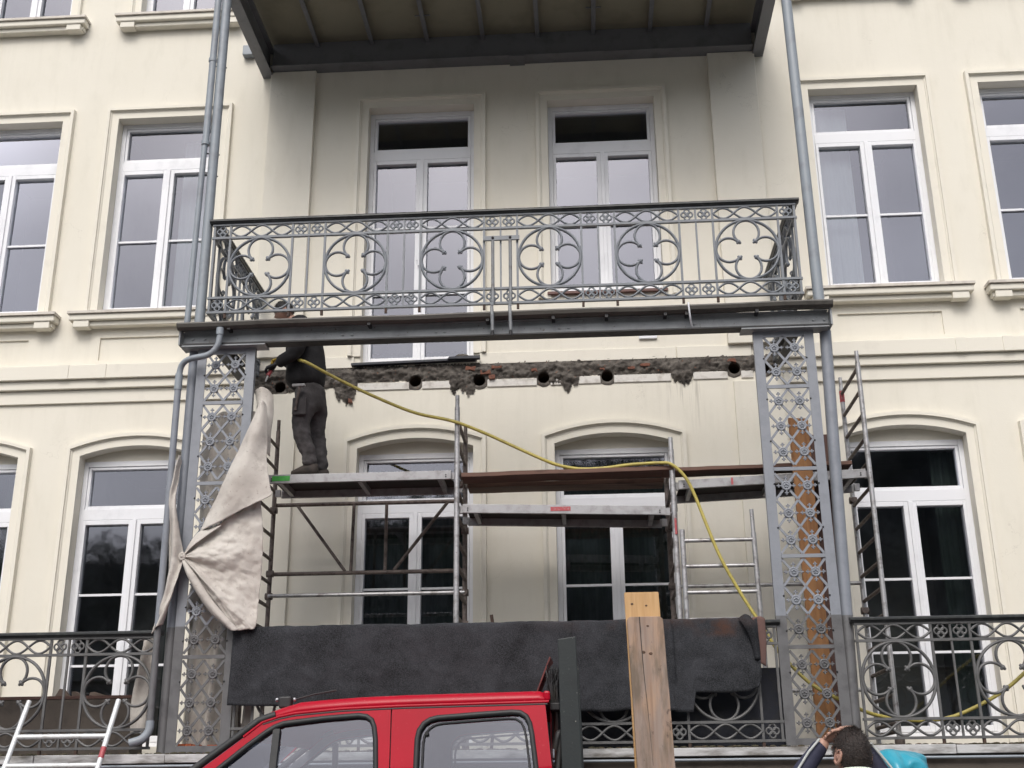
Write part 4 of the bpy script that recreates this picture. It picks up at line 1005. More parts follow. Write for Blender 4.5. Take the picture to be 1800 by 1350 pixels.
t3 = patch([[P(-2.30, 2.55, -1.70), P(-2.26, 2.55, -1.73), P(-2.22, 2.55, -1.70)], [P(-2.31, 2.3, -1.70), P(-2.27, 2.3, -1.73), P(-2.22, 2.3, -1.70)], [P(-2.31, 2.08, -1.70), P(-2.27, 2.08, -1.73), P(-2.23, 2.08, -1.70)]], 6, 12)
tag(cloth(t3, 'canvas_strip', M_tarp), 'narrow beige canvas strip below the left end of the carpet', 'canvas strip')

# ------------------------------------------------------------------ felt carpets over the lower railing
def carpet(x0, x1, zb, lab, seed, thick=.005, yo=0.0, right_fold=False):
    nx_ = max(12, int((x1 - x0) / .03)); prof_n = 40
    vs = []; mb = MB()
    for i in range(nx_ + 1):
        x = x0 + (x1 - x0) * i / nx_; b = zb(x)
        for j in range(prof_n + 1):
            t = j / prof_n
            if t < .15: q = t / .15; y, z = YP + .062, 2.75 + (3.085 - 2.75) * q
            elif t < .35:
                q = (t - .15) / .2; w = PI * q
                y, z = YP + .058 * math.cos(w), 3.092 + .024 * math.sin(w)
            else:
                q = (t - .35) / .65; y, z = YP - .058 - .03 * q ** .6, 3.09 + (b - 3.09) * q
            if t > .3:
                a = (t - .3) / .7
                y += yo - a * .020 * (math.sin(x * 5.1 + seed) * .6 + 1.2 * fbm(x * 1.8, z * 1.6, seed)) - .016 * fbm(x * 4.5, z * 3.2, seed + 3) - .008 * abs(fbm(x * 9 + z * 4, z * 9, seed))
                z += .004 * fbm(x * 9, 2, seed) * a
                y -= .035 * math.exp(-((x + .33 - (3.09 - z) * .35) / .03) ** 2) * math.exp(-max(0, 3.09 - z) / .10)
                y -= .018 * math.exp(-((x - .18 + (3.09 - z) * .5) / .05) ** 2) + .022 * math.exp(-((x + 2.26 + (3.09 - z) * .22) / .035) ** 2) * max(0, 1 - (3.09 - z) / .35)
            z += .010 * fbm(x * 2.2, 7, seed)
            vs.append((x + .005 * fbm(z * 3, 1, seed) * (1 if i in (0, nx_) else 0), y, z))
    W = prof_n + 1
    mb.add(vs, [(i * W + j, (i + 1) * W + j, (i + 1) * W + j + 1, i * W + j + 1) for i in range(nx_) for j in range(prof_n)], True)
    return tag(cloth(mb, 'carpet', M_carpet, None, thick), lab, 'carpet', 'dark carpets over the railing')
def zb1(x): return (2.44 - .045 * (x + 2.37) / 1.2) if x < -1.2 else 2.395 - .02 * (x + 1.2) / 1.8
carpet(-2.375, .63, zb1, 'longest dark grey carpet over the railing, behind the red truck cab', 1.0)
carpet(.60, 1.47, lambda x: 2.345, 'short dark grey carpet over the railing behind the upright planks', 5.0, yo=-.012)
def zb3(x): return 2.33 if x < 1.605 else (2.50 - .02 * math.sin((x - 1.6) * 6) if x < 2.10 else (2.52 if x < 2.16 else 2.60))
c3_ = carpet(1.45, 2.19, zb3, 'notched dark grey carpet with rusty smear, beside the right lattice column', 9.0, yo=-.006)
fo = patch([[P(2.03, 3.10, -1.95), P(2.08, 3.13, -1.97), P(2.13, 3.12, -1.93)], [P(2.07, 3.03, -1.99), P(2.12, 3.05, -2.02), P(2.17, 3.03, -1.97)], [P(2.12, 2.92, -1.97), P(2.15, 2.93, -2.0), P(2.185, 2.92, -1.96)], [P(2.15, 2.75, -1.955), P(2.165, 2.75, -1.97), P(2.19, 2.75, -1.95)]], 10, 16)
cloth(fo, 'folded_corner', M_carpet, c3_, .012)
bk = patch([[P(2.15, 3.11, -1.92), P(2.22, 3.12, -1.92), P(2.26, 3.10, -1.90)], [P(2.16, 2.9, -1.93), P(2.22, 2.9, -1.935), P(2.255, 2.9, -1.92)], [P(2.17, 2.72, -1.93), P(2.20, 2.72, -1.935), P(2.235, 2.70, -1.92)]], 8, 12)
cloth(bk, 'brown_backing', M_carpetback, c3_, .01)
m = MB(); m.tube([(-.06, -1.62, 2.75), (-.115, -1.70, 3.21)], .016, 8)
tag(m.build('iron_bar', M_foot), 'rusty iron bar poking up behind the long carpet', 'iron bar')
m = MB(); m.tube([(-.12, -1.68, 2.06), (-.06, -1.62, 2.76)], .015, 8); m.build('lower_end', M_foot, bpy.data.objects['iron_bar'])

# ------------------------------------------------------------------ hose
hp = [(-2.295, -1.13, 5.945), (-2.20, -1.16, 5.93), (-2.10, -1.24, 5.87), (-2.03, -1.36, 5.815), (-1.95, -1.37, 5.775), (-1.65, -1.33, 5.61), (-1.30, -1.30, 5.435), (-.90, -1.29, 5.26), (-.52, -1.345, 5.145), (-.22, -1.31, 5.03), (.056, -1.30, 4.895), (.33, -1.31, 4.755), (.50, -1.30, 4.685),
      (.70, -1.29, 4.645), (.93, -1.30, 4.643), (1.19, -1.33, 4.662), (1.47, -1.345, 4.668), (1.58, -1.36, 4.645), (1.70, -1.36, 4.52), (1.785, -1.36, 4.326), (1.87, -1.38, 4.05), (1.98, -1.40, 3.73), (2.13, -1.42, 3.41), (2.27, -1.45, 3.15), (2.40, -1.49, 2.90), (2.492, -1.53, 2.77), (2.65, -1.62, 2.58), (2.84, -1.70, 2.45), (3.02, -1.68, 2.36),
      (3.21, -1.62, 2.30), (3.49, -1.56, 2.262), (3.78, -1.55, 2.276), (4.03, -1.55, 2.36), (4.30, -1.55, 2.50), (4.52, -1.55, 2.665), (4.9, -1.55, 2.98), (5.3, -1.5, 3.2), (5.6, -1.4, 2.9), (5.8, -1.3, 2.1)]
m = MB(); m.tube(spline(hp, 300), .0165, 8)
tag(m.build('hose', M_hose), 'yellow air hose from the workman across the scaffold and down to the right railing', 'hose')

# ------------------------------------------------------------------ ladder at the left
ld = thing('ladder', (-3.7, -3.1, 0), 'aluminium ladder leaning on the lower balcony edge at left, red tape on one rail', 'ladder')
def lp(z, x): return (x, -2.02 - (2.49 - z) * .55 + .0, z)
M_lad = weather('pale_aluminium', (0.68, 0.70, 0.70), (0.45, 0.44, 0.42), 12, 0.5, 0.75, 0.45, 80, 0.1, metallic=.3, fine=(50, (0.3, 0.25, 0.2), 0.68, 0.76))
for x in (-4.10, -3.31):
    m = MB(); m.tube([lp(.15, x), lp(2.49, x)], .0225, 12); m.build('side_rail', M_lad, ld)
for k in range(9):
    z = 2.185 - .238 * k
    m = MB(); m.tube([lp(z, -4.10), lp(z, -3.31)], .021, 10); m.build('rung', M_lad, ld)
m = MB(); m.tube([lp(2.0, -3.31), lp(2.09, -3.31)], .0235, 12); m.build('red_tape', M_redmark, ld)

# ------------------------------------------------------------------ red crew cab truck
YN, YC, YF = -4.25, -3.30, -2.35
tk = thing('truck', (-.5, YC, 0), 'red crew cab flatbed truck parked in front of the porch', 'truck')
def red_paint():
    m, nt, b = new_mat('red_paint')
    n = geo_noise(nt, 2.2, 5); n2 = geo_noise(nt, 60, 2)
    c = mixc(nt, ramp(nt, n.outputs[0], .35, .75), (0.40, 0.002, 0.018), (0.33, 0.003, 0.015))
    c = mixc(nt, math_n(nt, 'MULTIPLY', ramp(nt, n2.outputs[0], .66, .76), .4), c, (0.5, 0.12, 0.12))
    nt.links.new(c, b.inputs['Base Color']); b.inputs['Roughness'].default_value = .38; b.inputs['Specular IOR Level'].default_value = .15; b.inputs['Coat Weight'].default_value = .12; b.inputs['Coat Roughness'].default_value = .12
    bump(nt, b, n.outputs[0], .05, .02)
    return m
M_red = red_paint()
M_rubber = weather('black_rubber', (0.018, 0.019, 0.02), (0.03, 0.03, 0.03), 8, rough=.55)
M_cabglass = glass_material('cab_glass', .06, (.72, .75, .76))
M_dkgreen = weather('dark_green_steel', (0.013, 0.018, 0.019), (0.008, 0.011, 0.012), 5, rough=.55, fine=(45, (0.25, 0.25, 0.22), .70, .76))
M_seat = weather('seat_cloth', (0.05, 0.05, 0.055), (0.03, 0.03, 0.03), 10, rough=.95)
M_lining = weather('grey_lining', (0.22, 0.23, 0.25), (0.17, 0.17, 0.19), 6, rough=.9)
M_chrome = weather('grey_metal', (0.4, 0.4, 0.42), (0.3, 0.3, 0.3), 6, rough=.35, metallic=.7)
drip = [(-2.45, 1.36), (-1.82, 1.855), (-1.56, 2.05), (-1.44, 2.145), (-1.33, 2.18), (-1.224, 2.20), (-.919, 2.225), (-.537, 2.238), (-.157, 2.244), (.455, 2.253)]
def zdrip(x):
    for a, b in zip(drip, drip[1:]):
        if a[0] <= x <= b[0]: return a[1] + (b[1] - a[1]) * (x - a[0]) / (b[0] - a[0])
    return drip[-1][1]
fw = [(-2.20, 1.42), (-1.86, 1.72), (-1.519, 1.996), (-1.40, 2.083), (-1.354, 2.110), (-1.297, 2.131), (-1.031, 2.160), (-.80, 2.176), (-.745, 2.168), (-.71, 2.145), (-.690, 2.10), (-.677, 2.02), (-.665, 1.84), (-.65, 1.40)]
rw = [(-.415, 1.40), (-.404, 1.84), (-.402, 2.02), (-.390, 2.075), (-.360, 2.118), (-.32, 2.142), (-.27, 2.154), (.0, 2.172), (.221, 2.184), (.275, 2.180), (.315, 2.155), (.338, 2.11), (.352, 2.04), (.377, 1.832), (.40, 1.40)]
def tumble(x, z, side):
    o = max(0, z - 1.38) * .17
    return (YN - .13 + o) if side < 0 else (YF + .13 - o)
def holed(outer, hole, side):
    pts = [Vector((p[0], p[1], 0)) for p in outer]; hl = [Vector((p[0], p[1], 0)) for p in hole]
    tri = tessellate_polygon([pts, hl]); al = pts + hl
    m = MB(); m.add([(p.x, tumble(p.x, p.y, side), p.y) for p in al], [tuple(t) for t in tri]); return m
for side in (-1, 1):
    front = [(-2.45, 1.36)] + [(x, z - .012) for x, z in drip[1:] if x < -.6] + [(-.585, 2.224), (-.578, 1.84), (-.57, .75), (-1.9, .75), (-2.05, 1.0), (-2.40, 1.15)]
    back = [(-.577, 2.224), (-.157, 2.232), (.440, 2.240), (.478, 1.84), (.50, .75), (-.562, .75), (-.570, 1.84)]
    for outl, hole, nm in ((front, fw, 'front_door'), (back, rw, 'rear_door')):
        d_ = holed(outl, hole, side).build(nm, M_red, tk)
        s_ = d_.modifiers.new('solid', 'SOLIDIFY'); s_.thickness = .03; s_.offset = 0
        li = holed(outl, hole, side); li.v = [(p[0], p[1] - side * .022, p[2]) for p in li.v]; li.build('door_lining', M_lining, d_)
        g_ = MB(); n = len(hole); yy = .012 * side * -1
        g_.add([(p[0], tumble(p[0], p[1], side) + yy, p[1]) for p in hole], [tuple(range(n))]); g_.build('window_pane', M_cabglass, d_)
        m = MB(); m.tube([(p[0], tumble(p[0], p[1], side) + (.008 * side), p[1]) for p in hole], .019, 8, closed=True); m.build('window_seal', M_rubber, d_)
        if nm == 'rear_door':
            cx_ = sum(p[0] for p in hole) / n; cz_ = 1.80
            m = MB(); m.tube([(cx_ + (p[0] - cx_) * .90, tumble(p[0], p[1], side) + .004 * side, cz_ + (p[1] - cz_) * .90) for p in hole], .008, 6, closed=True); m.build('inner_seal', M_seat, d_)
            for x in (-.34, ):
                m = MB(); m.tube([(x, tumble(x, 2.05, side) - .0, 2.055), (x, tumble(x, 2.05, side) + .02 * side, 2.055)], .013, 8); m.build('window_stud', M_rubber, d_)
    m = MB(); m.bar((-.575, tumble(0, .8, side) - side * .045, .78), (-.58, tumble(0, 1.38, side) - side * .045, 1.38), .07, .012); m.bar((-.578, tumble(0, 1.38, side) - side * .045, 1.38), (-.585, tumble(0, 2.2, side) - side * .045, 2.20), .07, .012); m.build('pillar_lining', M_lining, tk)
    m = MB(); m.bar((-1.343, tumble(0, 2.1, side) + side * .004, 2.095), (-1.352, tumble(0, 1.42, side) + side * .004, 1.42), .045, .03); m.build('quarter_bar', M_rubber, tk)
    m = MB(); m.tube([(x - .03, tumble(x, z, side) - side * .0, z + .008) for x, z in drip[:5]], .026, 8); m.build('pillar_seal', M_rubber, tk)
    m = MB(); m.tube([(x, tumble(x, z, side) + side * .012, z - .004) for x, z in drip[2:]] + [(.465, tumble(0, 2.25, side) + side * .012, 2.252)], .011, 6); m.build('drip_rail', M_red, tk)
    m = MB(); m.tube([(x, tumble(x, z, side) + side * .012, z - .020) for x, z in drip[3:]], .009, 6); m.build('drip_shade_line', M_rubber, tk)  # solid black strip standing in for the shade under the drip rail
# roof shell
xs_ = [-1.56, -1.50, -1.44, -1.38, -1.30, -1.2, -1.05, -.8, -.5, -.2, .1, .3, .40, .445, .468]
top_ = {-1.56: .012, -1.50: .022, -1.44: .036, -1.38: .05, -1.30: .058}
ys_ = [(YN, 0), (YN + .004, .35), (YN + .016, .75), (YN + .04, .96), (YN + .09, 1.03), (YN + .35, 1.3), (YC, 1.5)]
ys_ = ys_ + [(2 * YC - y, k) for y, k in ys_[-2::-1]]
m = MB()
for x in xs_:
    h = top_.get(x, .07 if x < .44 else (.055 if x < .46 else .01))
    for y, k in ys_: m.v.append((x - (.16 * (1 - ((y - YC) / .95) ** 2) if x < -1.35 else 0), y, zdrip(x) + h * k))
W = len(ys_); m.f = [(i * W + j, i * W + j + 1, (i + 1) * W + j + 1, (i + 1) * W + j) for i in range(len(xs_) - 1) for j in range(W - 1)]; m.sm = [True] * len(m.f)
r_ = m.build('roof', M_red, tk); s_ = r_.modifiers.new('solid', 'SOLIDIFY'); s_.thickness = .012; s_.offset = -1
m = MB(); m.box(.43, .474, YN - .004, YN + .10, 2.256, 2.318); m.build('roof_end_cap', M_red, tk, bevel=.012)
# windscreen
m = MB()
for i in range(9):
    t = i / 8; x = -1.62 + (-2.50 + 1.62) * t; z = zdrip(-1.56) + .02 + (1.36 - zdrip(-1.56) - .02) * t
    for j in range(9):
        q = -1 + j / 4; m.v.append((x - .16 * (1 - q * q), YC + q * .89, z))
m.f = [(i * 9 + j, i * 9 + j + 1, i * 9 + j + 10, i * 9 + j + 9) for i in range(8) for j in range(8)]; m.sm = [True] * 64
m.build('windscreen', M_cabglass, tk)
# rear wall of the cab with its window
m = holed([(YN + .02, .75), (YF - .02, .75), (YF - .05, 2.25), (YN + .05, 2.25)], [(YN + .35, 1.5), (YF - .35, 1.5), (YF - .38, 2.0), (YN + .38, 2.0)], -1)
m.v = [(.47 + (.012 if p[2] < 1.8 else 0), p[0], p[2]) for p in m.v]
m.build('cab_back', M_red, tk)
m = MB(); m.quad((.476, YN + .34, 1.49), (.476, YF - .34, 1.49), (.474, YF - .37, 2.01), (.474, YN + .37, 2.01)); m.build('rear_pane', M_cabglass, tk)
# bonnet, nose, floor, bumper
m = MB()
for x, zt, wv in ((-2.48, 1.36, .93), (-2.75, 1.27, .93), (-3.0, 1.17, .91), (-3.14, 1.0, .88), (-3.17, .62, .88)):
    m.v += [(x, YC - wv, .45), (x, YC - wv, zt - .1), (x, YC - wv + .1, zt), (x, YC + wv - .1, zt), (x, YC + wv, zt - .1), (x, YC + wv, .45)]
m.f = [(i * 6 + j, i * 6 + (j + 1) % 6, i * 6 + 6 + (j + 1) % 6, i * 6 + 6 + j) for i in range(4) for j in range(6)] + [tuple(range(24, 30))]; m.sm = [False] * len(m.f)
m.build('bonnet', M_red, tk, bevel=.02)
m = MB(); m.box(-3.25, -3.12, YC - .95, YC + .95, .40, .62); m.build('bumper', M_rubber, tk, bevel=.02)
m = MB(); m.box(-3.185, -3.172, YC - .5, YC + .5, .72, .95); m.build('grille', M_rubber, tk)
for s in (-1, 1):
    m = MB(); m.box(-3.19, -3.15, YC + s * .7 - .13, YC + s * .7 + .13, .72, .95); m.build('headlight', M_chrome, tk, bevel=.02)
m = MB(); m.box(-2.5, .46, YN, YF, .62, .76); m.build('cab_floor', M_rubber, tk)
for x in (-1.35, -.15):
    for y in (YC - .48, YC + .48):
        m = MB(); m.box(x - .25, x + .25, y - .3, y + .3, .95, 1.12); se = m.build('seat', M_seat, tk, bevel=.04)
        m = MB(); m.obox(Matrix.Translation((x + .30, y, 1.40)) @ Matrix.Rotation(R(12), 4, 'Y'), .13, .52, .62); m.build('backrest', M_seat, se, bevel=.04)
m = MB(); m.tube([(-1.98 + .10 * math.sin(2 * PI * k / 20), YC + .45 + .19 * math.cos(2 * PI * k / 20), 1.38 + .15 * math.sin(2 * PI * k / 20)) for k in range(20)], .015, 6, closed=True); m.build('steering_wheel', M_rubber, tk)
m = MB(); m.box(-2.5, -2.1, YN + .04, YF - .04, 1.0, 1.30); m.build('dashboard', M_rubber, tk, bevel=.03)
tyre = MB(); tyre.tube([(.29 * math.cos(2 * PI * k / 28), 0, .29 * math.sin(2 * PI * k / 28)) for k in range(28)], .10, 10, closed=True, up=(0, 1, 0)); ME_tyre = tyre.mesh('tyre', M_rubber)
rim = MB(); rim.tube([(0, -.07, 0), (0, .07, 0)], .22, 20); rim.tube([(0, -.10, 0), (0, .10, 0)], .07, 12); ME_rim = rim.mesh('rim', M_chrome)
for x in (-2.45, 2.1):
    for y in (YN + .14, YF - .14):
        w = obj('wheel', ME_tyre, Matrix.Translation((x, y, .39)), tk); obj('rim', ME_rim, Matrix.Translation((x, y, .39)), w)
# flatbed
m = MB(); m.box(.56, 3.6, YN - .04, YF + .04, .88, .98); m.build('bed_floor', M_dkgreen, tk)
m = MB(); m.box(-.4, 3.5, YC - .42, YC - .32, .55, .75); m.box(-.4, 3.5, YC + .32, YC + .42, .55, .75); m.build('chassis', M_black, tk)
for y0_, y1_ in ((YN - .05, YN - .02), (YF + .02, YF + .05)):
    m = MB(); m.box(.70, 3.6, y0_, y1_, .99, 1.38); m.build('sideboard', M_dkgreen, tk, bevel=.005)
m = MB(); m.box(3.58, 3.61, YN, YF, .99, 1.38); m.build('tailboard', M_dkgreen, tk)
for y in (YN + .0, YF - .06):
    m = MB(); m.add([(.552, y, .98), (.696, y, .98), (.696, y + .07, .98), (.552, y + .07, .98), (.531, y, 2.655), (.655, y, 2.672), (.655, y + .07, 2.672), (.531, y + .07, 2.655)], [(0, 3, 2, 1), (4, 5, 6, 7), (0, 1, 5, 4), (1, 2, 6, 5), (2, 3, 7, 6), (3, 0, 4, 7)]); m.build('rack_post', M_dkgreen, tk, bevel=.006)
for z in (1.5, 1.9):
    m = MB(); m.box(.58, .63, YN + .07, YF - .06, z, z + .07); m.build('rack_rail', M_dkgreen, tk)
m = MB(); m.tube(spline([(.50, YN + .05, 1.95), (.515, YN + .04, 2.02), (.53, YN + .05, 2.05), (.525, YN + .06, 1.92), (.51, YN + .05, 1.80)], 20), .02, 6); m.build('rack_hook', M_black, tk)
# beacon foot with aerial
m = MB(); m.box(-1.425, -1.338, -3.94, -3.86, 2.255, 2.335); an = m.build('aerial_base', M_rubber, tk, bevel=.012)
m = MB(); m.tube([(-1.33, -3.9, 2.312), (-1.18, -3.9, 2.35), (-1.03, -3.9, 2.374)], .0055, 6); m.build('aerial', M_black, an)
for x in (-1.445, -1.322):
    m = MB(); m.sphere((x, -3.9, 2.315), .014, 8, 6); m.build('terminal', M_chrome, an)

# tools stowed between cab and rack
sh = thing('shovel', (.42, -3.95, 1.0), 'rusty red-brown shovel standing behind the truck cab', 'shovel')
m = MB(); m.add([(.362, -4.06, 2.30), (.372, -3.84, 2.30), (.478, -3.82, 2.555), (.468, -4.04, 2.565), (.372, -4.06, 2.296), (.382, -3.84, 2.296), (.488, -3.82, 2.55), (.478, -4.04, 2.56)], [(0, 1, 2, 3), (7, 6, 5, 4), (0, 4, 5, 1), (1, 5, 6, 2), (2, 6, 7, 3), (3, 7, 4, 0)])
m.build('blade', weather('rust_red', (0.14, 0.035, 0.03), (0.06, 0.02, 0.02), 14, rough=.8), sh, bevel=.003)
m = MB(); m.tube([(.40, -3.95, 2.31), (.50, -3.95, 1.0)], .017, 8); m.build('handle', M_brown, sh)
random.seed(5)
for bx, bz, lab in ((.50, 2.20, 'black bristled broom standing behind the truck cab'),):
    br = thing('broom', (bx, -4.0, 1.0), lab, 'broom')
    m = MB(); m.box(bx - .035, bx + .035, -4.15, -3.85, bz, bz + .05); m.build('head', M_black, br, bevel=.008)
    m = MB()
    for k in range(160):
        x, y = bx + random.uniform(-.03, .03), random.uniform(-4.14, -3.86)
        m.tube([(x, y, bz + .05), (x + random.uniform(-.03, .01), y + random.uniform(-.02, .02), bz + .14 + random.uniform(0, .05)), (x + random.uniform(-.04, .045), y + random.uniform(-.04, .04), bz + .22 + random.uniform(0, .08))], .004, 4)
    m.build('bristles', M_black, br)
    m = MB(); m.tube([(bx, -4.0, bz), (bx + .01, -3.98, .98)], .015, 8); m.build('handle', M_brown, br)
m = MB(); m.prism([(.47, 2.0), (.53, 1.98), (.545, 2.45), (.50, 2.52), (.475, 2.30)], -3.9, -3.86)
tag(m.build('rubber_mat', M_rubber), 'black rubber mat wedged beside the truck rack', 'mat')

# two thick planks standing on the bed
def upright_plank(name, a, b, z0, z1, y0, th, mat, lab, rnd=.02):
    m = MB(); (al, ar), (bl, br_) = a, b      # bottom x-range, top x-range
    n = 14; vs = []
    pr = []
    for i in range(n + 1):
        t = i / n; z = z0 + (z1 - z0) * t
        l = al + (bl - al) * t; r = ar + (br_ - ar) * t
        l += .003 * fbm(z * 5, 1, 3); r += .003 * fbm(z * 5, 8, 3)
        if i == n: l += rnd; r -= rnd
        pr.append((l, r, z if i < n else z))
    pr.insert(n, (bl, br_, z1 - rnd))
    for l, r, z in pr: vs += [(l, y0, z), (r, y0, z), (r, y0 + th, z), (l, y0 + th, z)]
    k = len(pr)
    m.add(vs, [(i * 4 + j, i * 4 + (j + 1) % 4, i * 4 + 4 + (j + 1) % 4, i * 4 + 4 + j) for i in range(k - 1) for j in range(4)] + [(0, 1, 2, 3), tuple(range(4 * k - 4, 4 * k))])
    return tag(m.build(name, mat, bevel=.005), lab, 'plank', 'thick planks standing on the truck')
def plank_material():
    m, nt, b = new_mat('stained_plank')
    n1 = geo_noise(nt, 3.2, 5, (1.6, 1, .5)); n2 = geo_noise(nt, 7.5, 6, (1.5, 1, .32)); n3 = geo_noise(nt, 45, 5, (1, 1, .035)); n4 = geo_noise(nt, 16, 4, (1, 1, .6))
    c = mixc(nt, ramp(nt, n1.outputs[0], .36, .56), (0.42, 0.27, 0.175), (0.29, 0.225, 0.19))
    c = mixc(nt, math_n(nt, 'MULTIPLY', ramp(nt, n3.outputs[0], .42, .66), .55), c, (0.22, 0.135, 0.09))
    c = mixc(nt, math_n(nt, 'MULTIPLY', ramp(nt, n2.outputs[0], .47, .63), .8), c, (0.125, 0.098, 0.07))
    c = mixc(nt, math_n(nt, 'MULTIPLY', ramp(nt, n4.outputs[0], .64, .70), .7), c, (0.075, 0.05, 0.045))
    nt.links.new(c, b.inputs['Base Color']); b.inputs['Roughness'].default_value = .8
    bump(nt, b, n3.outputs[0], .5, .004)
    return m
M_stplank = plank_material()
pl = upright_plank('wooden_plank', (1.066, 1.328), (1.013, 1.264), .985, 2.846, -3.90, .055, M_stplank, 'front weathered brown plank with a long crack, upright on the truck')
m = MB(); m.tube(spline([(1.10, -3.9005, 2.845), (1.108, -3.901, 2.6), (1.118, -3.901, 2.4), (1.128, -3.901, 2.25), (1.142, -3.901, 2.0), (1.15, -3.901, 1.85)], 24), [.0026 * (1 - i / 26) + .0005 for i in range(25)], 5)
m.build('crack', M_black, pl)
pp = upright_plank('wooden_plank', (1.046, 1.30), (1.003, 1.246), .985, 3.028, -3.835, .05, M_plank2, 'taller pale plank standing behind the cracked brown plank', .004)

M_knot = weather('wood_knot', (0.10, 0.055, 0.035), (0.05, 0.03, 0.025), 60, rough=.8)
for kx, kz, kr, par, ky in ((1.055, 2.945, .010, pp, -3.836), (1.155, 2.932, .009, pp, -3.836), (1.118, 2.60, .014, pl, -3.901), (1.168, 2.59, .013, pl, -3.901), (1.155, 2.78, .009, pl, -3.901)):
    m = MB(); m.sphere((kx, ky, kz), kr, 12, 6, (1, .12, .75)); m.build('knot', M_knot, par)
# ------------------------------------------------------------------ people
def skin_mesh(name, nodes, edges, sub=2, root=0):
    me = bpy.data.meshes.new(name); me.from_pydata([n[0] for n in nodes], edges, []); me.update()
    o = bpy.data.objects.new(name + '_tmp', me); COL.objects.link(o)
    o.modifiers.new('skin', 'SKIN').use_smooth_shade = True
    sv = me.skin_vertices[0].data
    for i, n in enumerate(nodes):
        r = n[1]; sv[i].radius = r if isinstance(r, tuple) else (r, r); sv[i].use_root = (i == root)
    s = o.modifiers.new('sub', 'SUBSURF'); s.levels = sub; s.render_levels = sub
    dg = bpy.context.evaluated_depsgraph_get(); dg.update()
    res = bpy.data.meshes.new_from_object(o.evaluated_get(dg)); res.name = name
    bpy.data.objects.remove(o); 
    mb = MB(); mb.add([tuple(v.co) for v in res.vertices], [tuple(p.vertices) for p in res.polygons], True)
    return mb
def head_mb(M, hair=False):
    """head, face toward local -y"""
    mb = MB(); n, mm = 28, 22; vs = []
    for i in range(mm + 1):
        t = PI * i / mm
        for k in range(n):
            w = 2 * PI * k / n
            x, y, z = math.sin(t) * math.cos(w), math.sin(t) * math.sin(w), math.cos(t)
            g = lambda cx, cz, s: math.exp(-((x - cx) ** 2 + (z - cz) ** 2) / s) if y < 0 else 0
            px, py, pz = x * .076, y * .094, z * .112
            if z < -.15: q = (-.15 - z); px *= 1 - .38 * q; py = py * (1 - .12 * q) - .012 * q
            if y > 0 and z < -.3: py *= 1 - .5 * (-.3 - z)
            py += -.026 * g(0, -.12, .020) - .010 * g(0, .02, .015) - .008 * g(0, .26, .09) + .011 * (g(.36, .06, .03) + g(-.36, .06, .03))
            py += -.008 * g(0, -.48, .02) + .005 * g(0, -.56, .006) - .012 * g(0, -.82, .05)
            vs.append(M @ Vector((px, py, pz)))
    mb.add(vs, [(i * n + k, i * n + (k + 1) % n, (i + 1) * n + (k + 1) % n, (i + 1) * n + k) for i in range(mm) for k in range(n)], True)
    for s in (-1, 1):
        pts = [M @ Vector((s * (.074 + .012 * math.sin(PI * q / 8)), .012 + .020 * math.sin(2 * PI * q / 9 + .5), -.008 + .032 * math.cos(2 * PI * q / 9 + .3))) for q in range(9)]
        mb.tube(pts, .0085, 6, closed=True)
        c = M @ Vector((s * .074, .012, -.01)); mb.sphere(c, .017, 8, 6)
    return mb
def hair_mb(M, zcut_front=.35, zcut_back=-.42, th=1.075, amp=.004, seed=1):
    mb = MB(); n, mm = 40, 26; idx = {}; 
    def vert(i, k):
        if (i, k) in idx: return idx[(i, k)]
        t = PI * i / mm; w = 2 * PI * k / n
        x, y, z = math.sin(t) * math.cos(w), math.sin(t) * math.sin(w), math.cos(t)
        d = th + .05 * fbm(x * 4, y * 4, z * 4 + seed) * .5
        px, py, pz = x * .076 * d, y * .094 * d, z * .112 * d
        if y > 0 and z < -.3: py *= 1 - .42 * (-.3 - z)
        idx[(i, k)] = len(mb.v); mb.v.append(tuple(M @ Vector((px, py, pz)))); return idx[(i, k)]
    for i in range(mm):
        for k in range(n):
            t = PI * (i + .5) / mm; w = 2 * PI * (k + .5) / n; y, z = math.sin(t) * math.sin(w), math.cos(t); x = math.sin(t) * math.cos(w)
            f = (y + 1) / 2; cut = zcut_front + (zcut_back - zcut_front) * min(1, f * 1.5)
            if abs(x) > .8 and -.25 < y < .35: cut = max(cut, .18)
            if z < cut + .05 * fbm(x * 9, y * 9, seed): continue
            mb.f.append((vert(i, k), vert(i, (k + 1) % n), vert(i + 1, (k + 1) % n), vert(i + 1, k))); mb.sm.append(True)
    # short locks standing off the scalp
    rnd = random.Random(seed); base = list(mb.v); c0 = M @ Vector((0, 0, 0))
    for q in range(2600):
        p = Vector(rnd.choice(base)); d = (p - c0).normalized(); s = Vector((rnd.uniform(-1, 1), rnd.uniform(-1, 1), rnd.uniform(-1, .6))) * .012
        a = p + Vector((rnd.uniform(-1, 1), rnd.uniform(-1, 1), rnd.uniform(-1, 1))) * .004
        side = d.cross(Vector((rnd.uniform(-1, 1), rnd.uniform(-1, 1), rnd.uniform(-1, 1)))).normalized() * .0013
        tip = a + d * rnd.uniform(.004, .013) + s
        mb.add([a - side, a + side, tip], [(0, 1, 2)], True)
    return mb
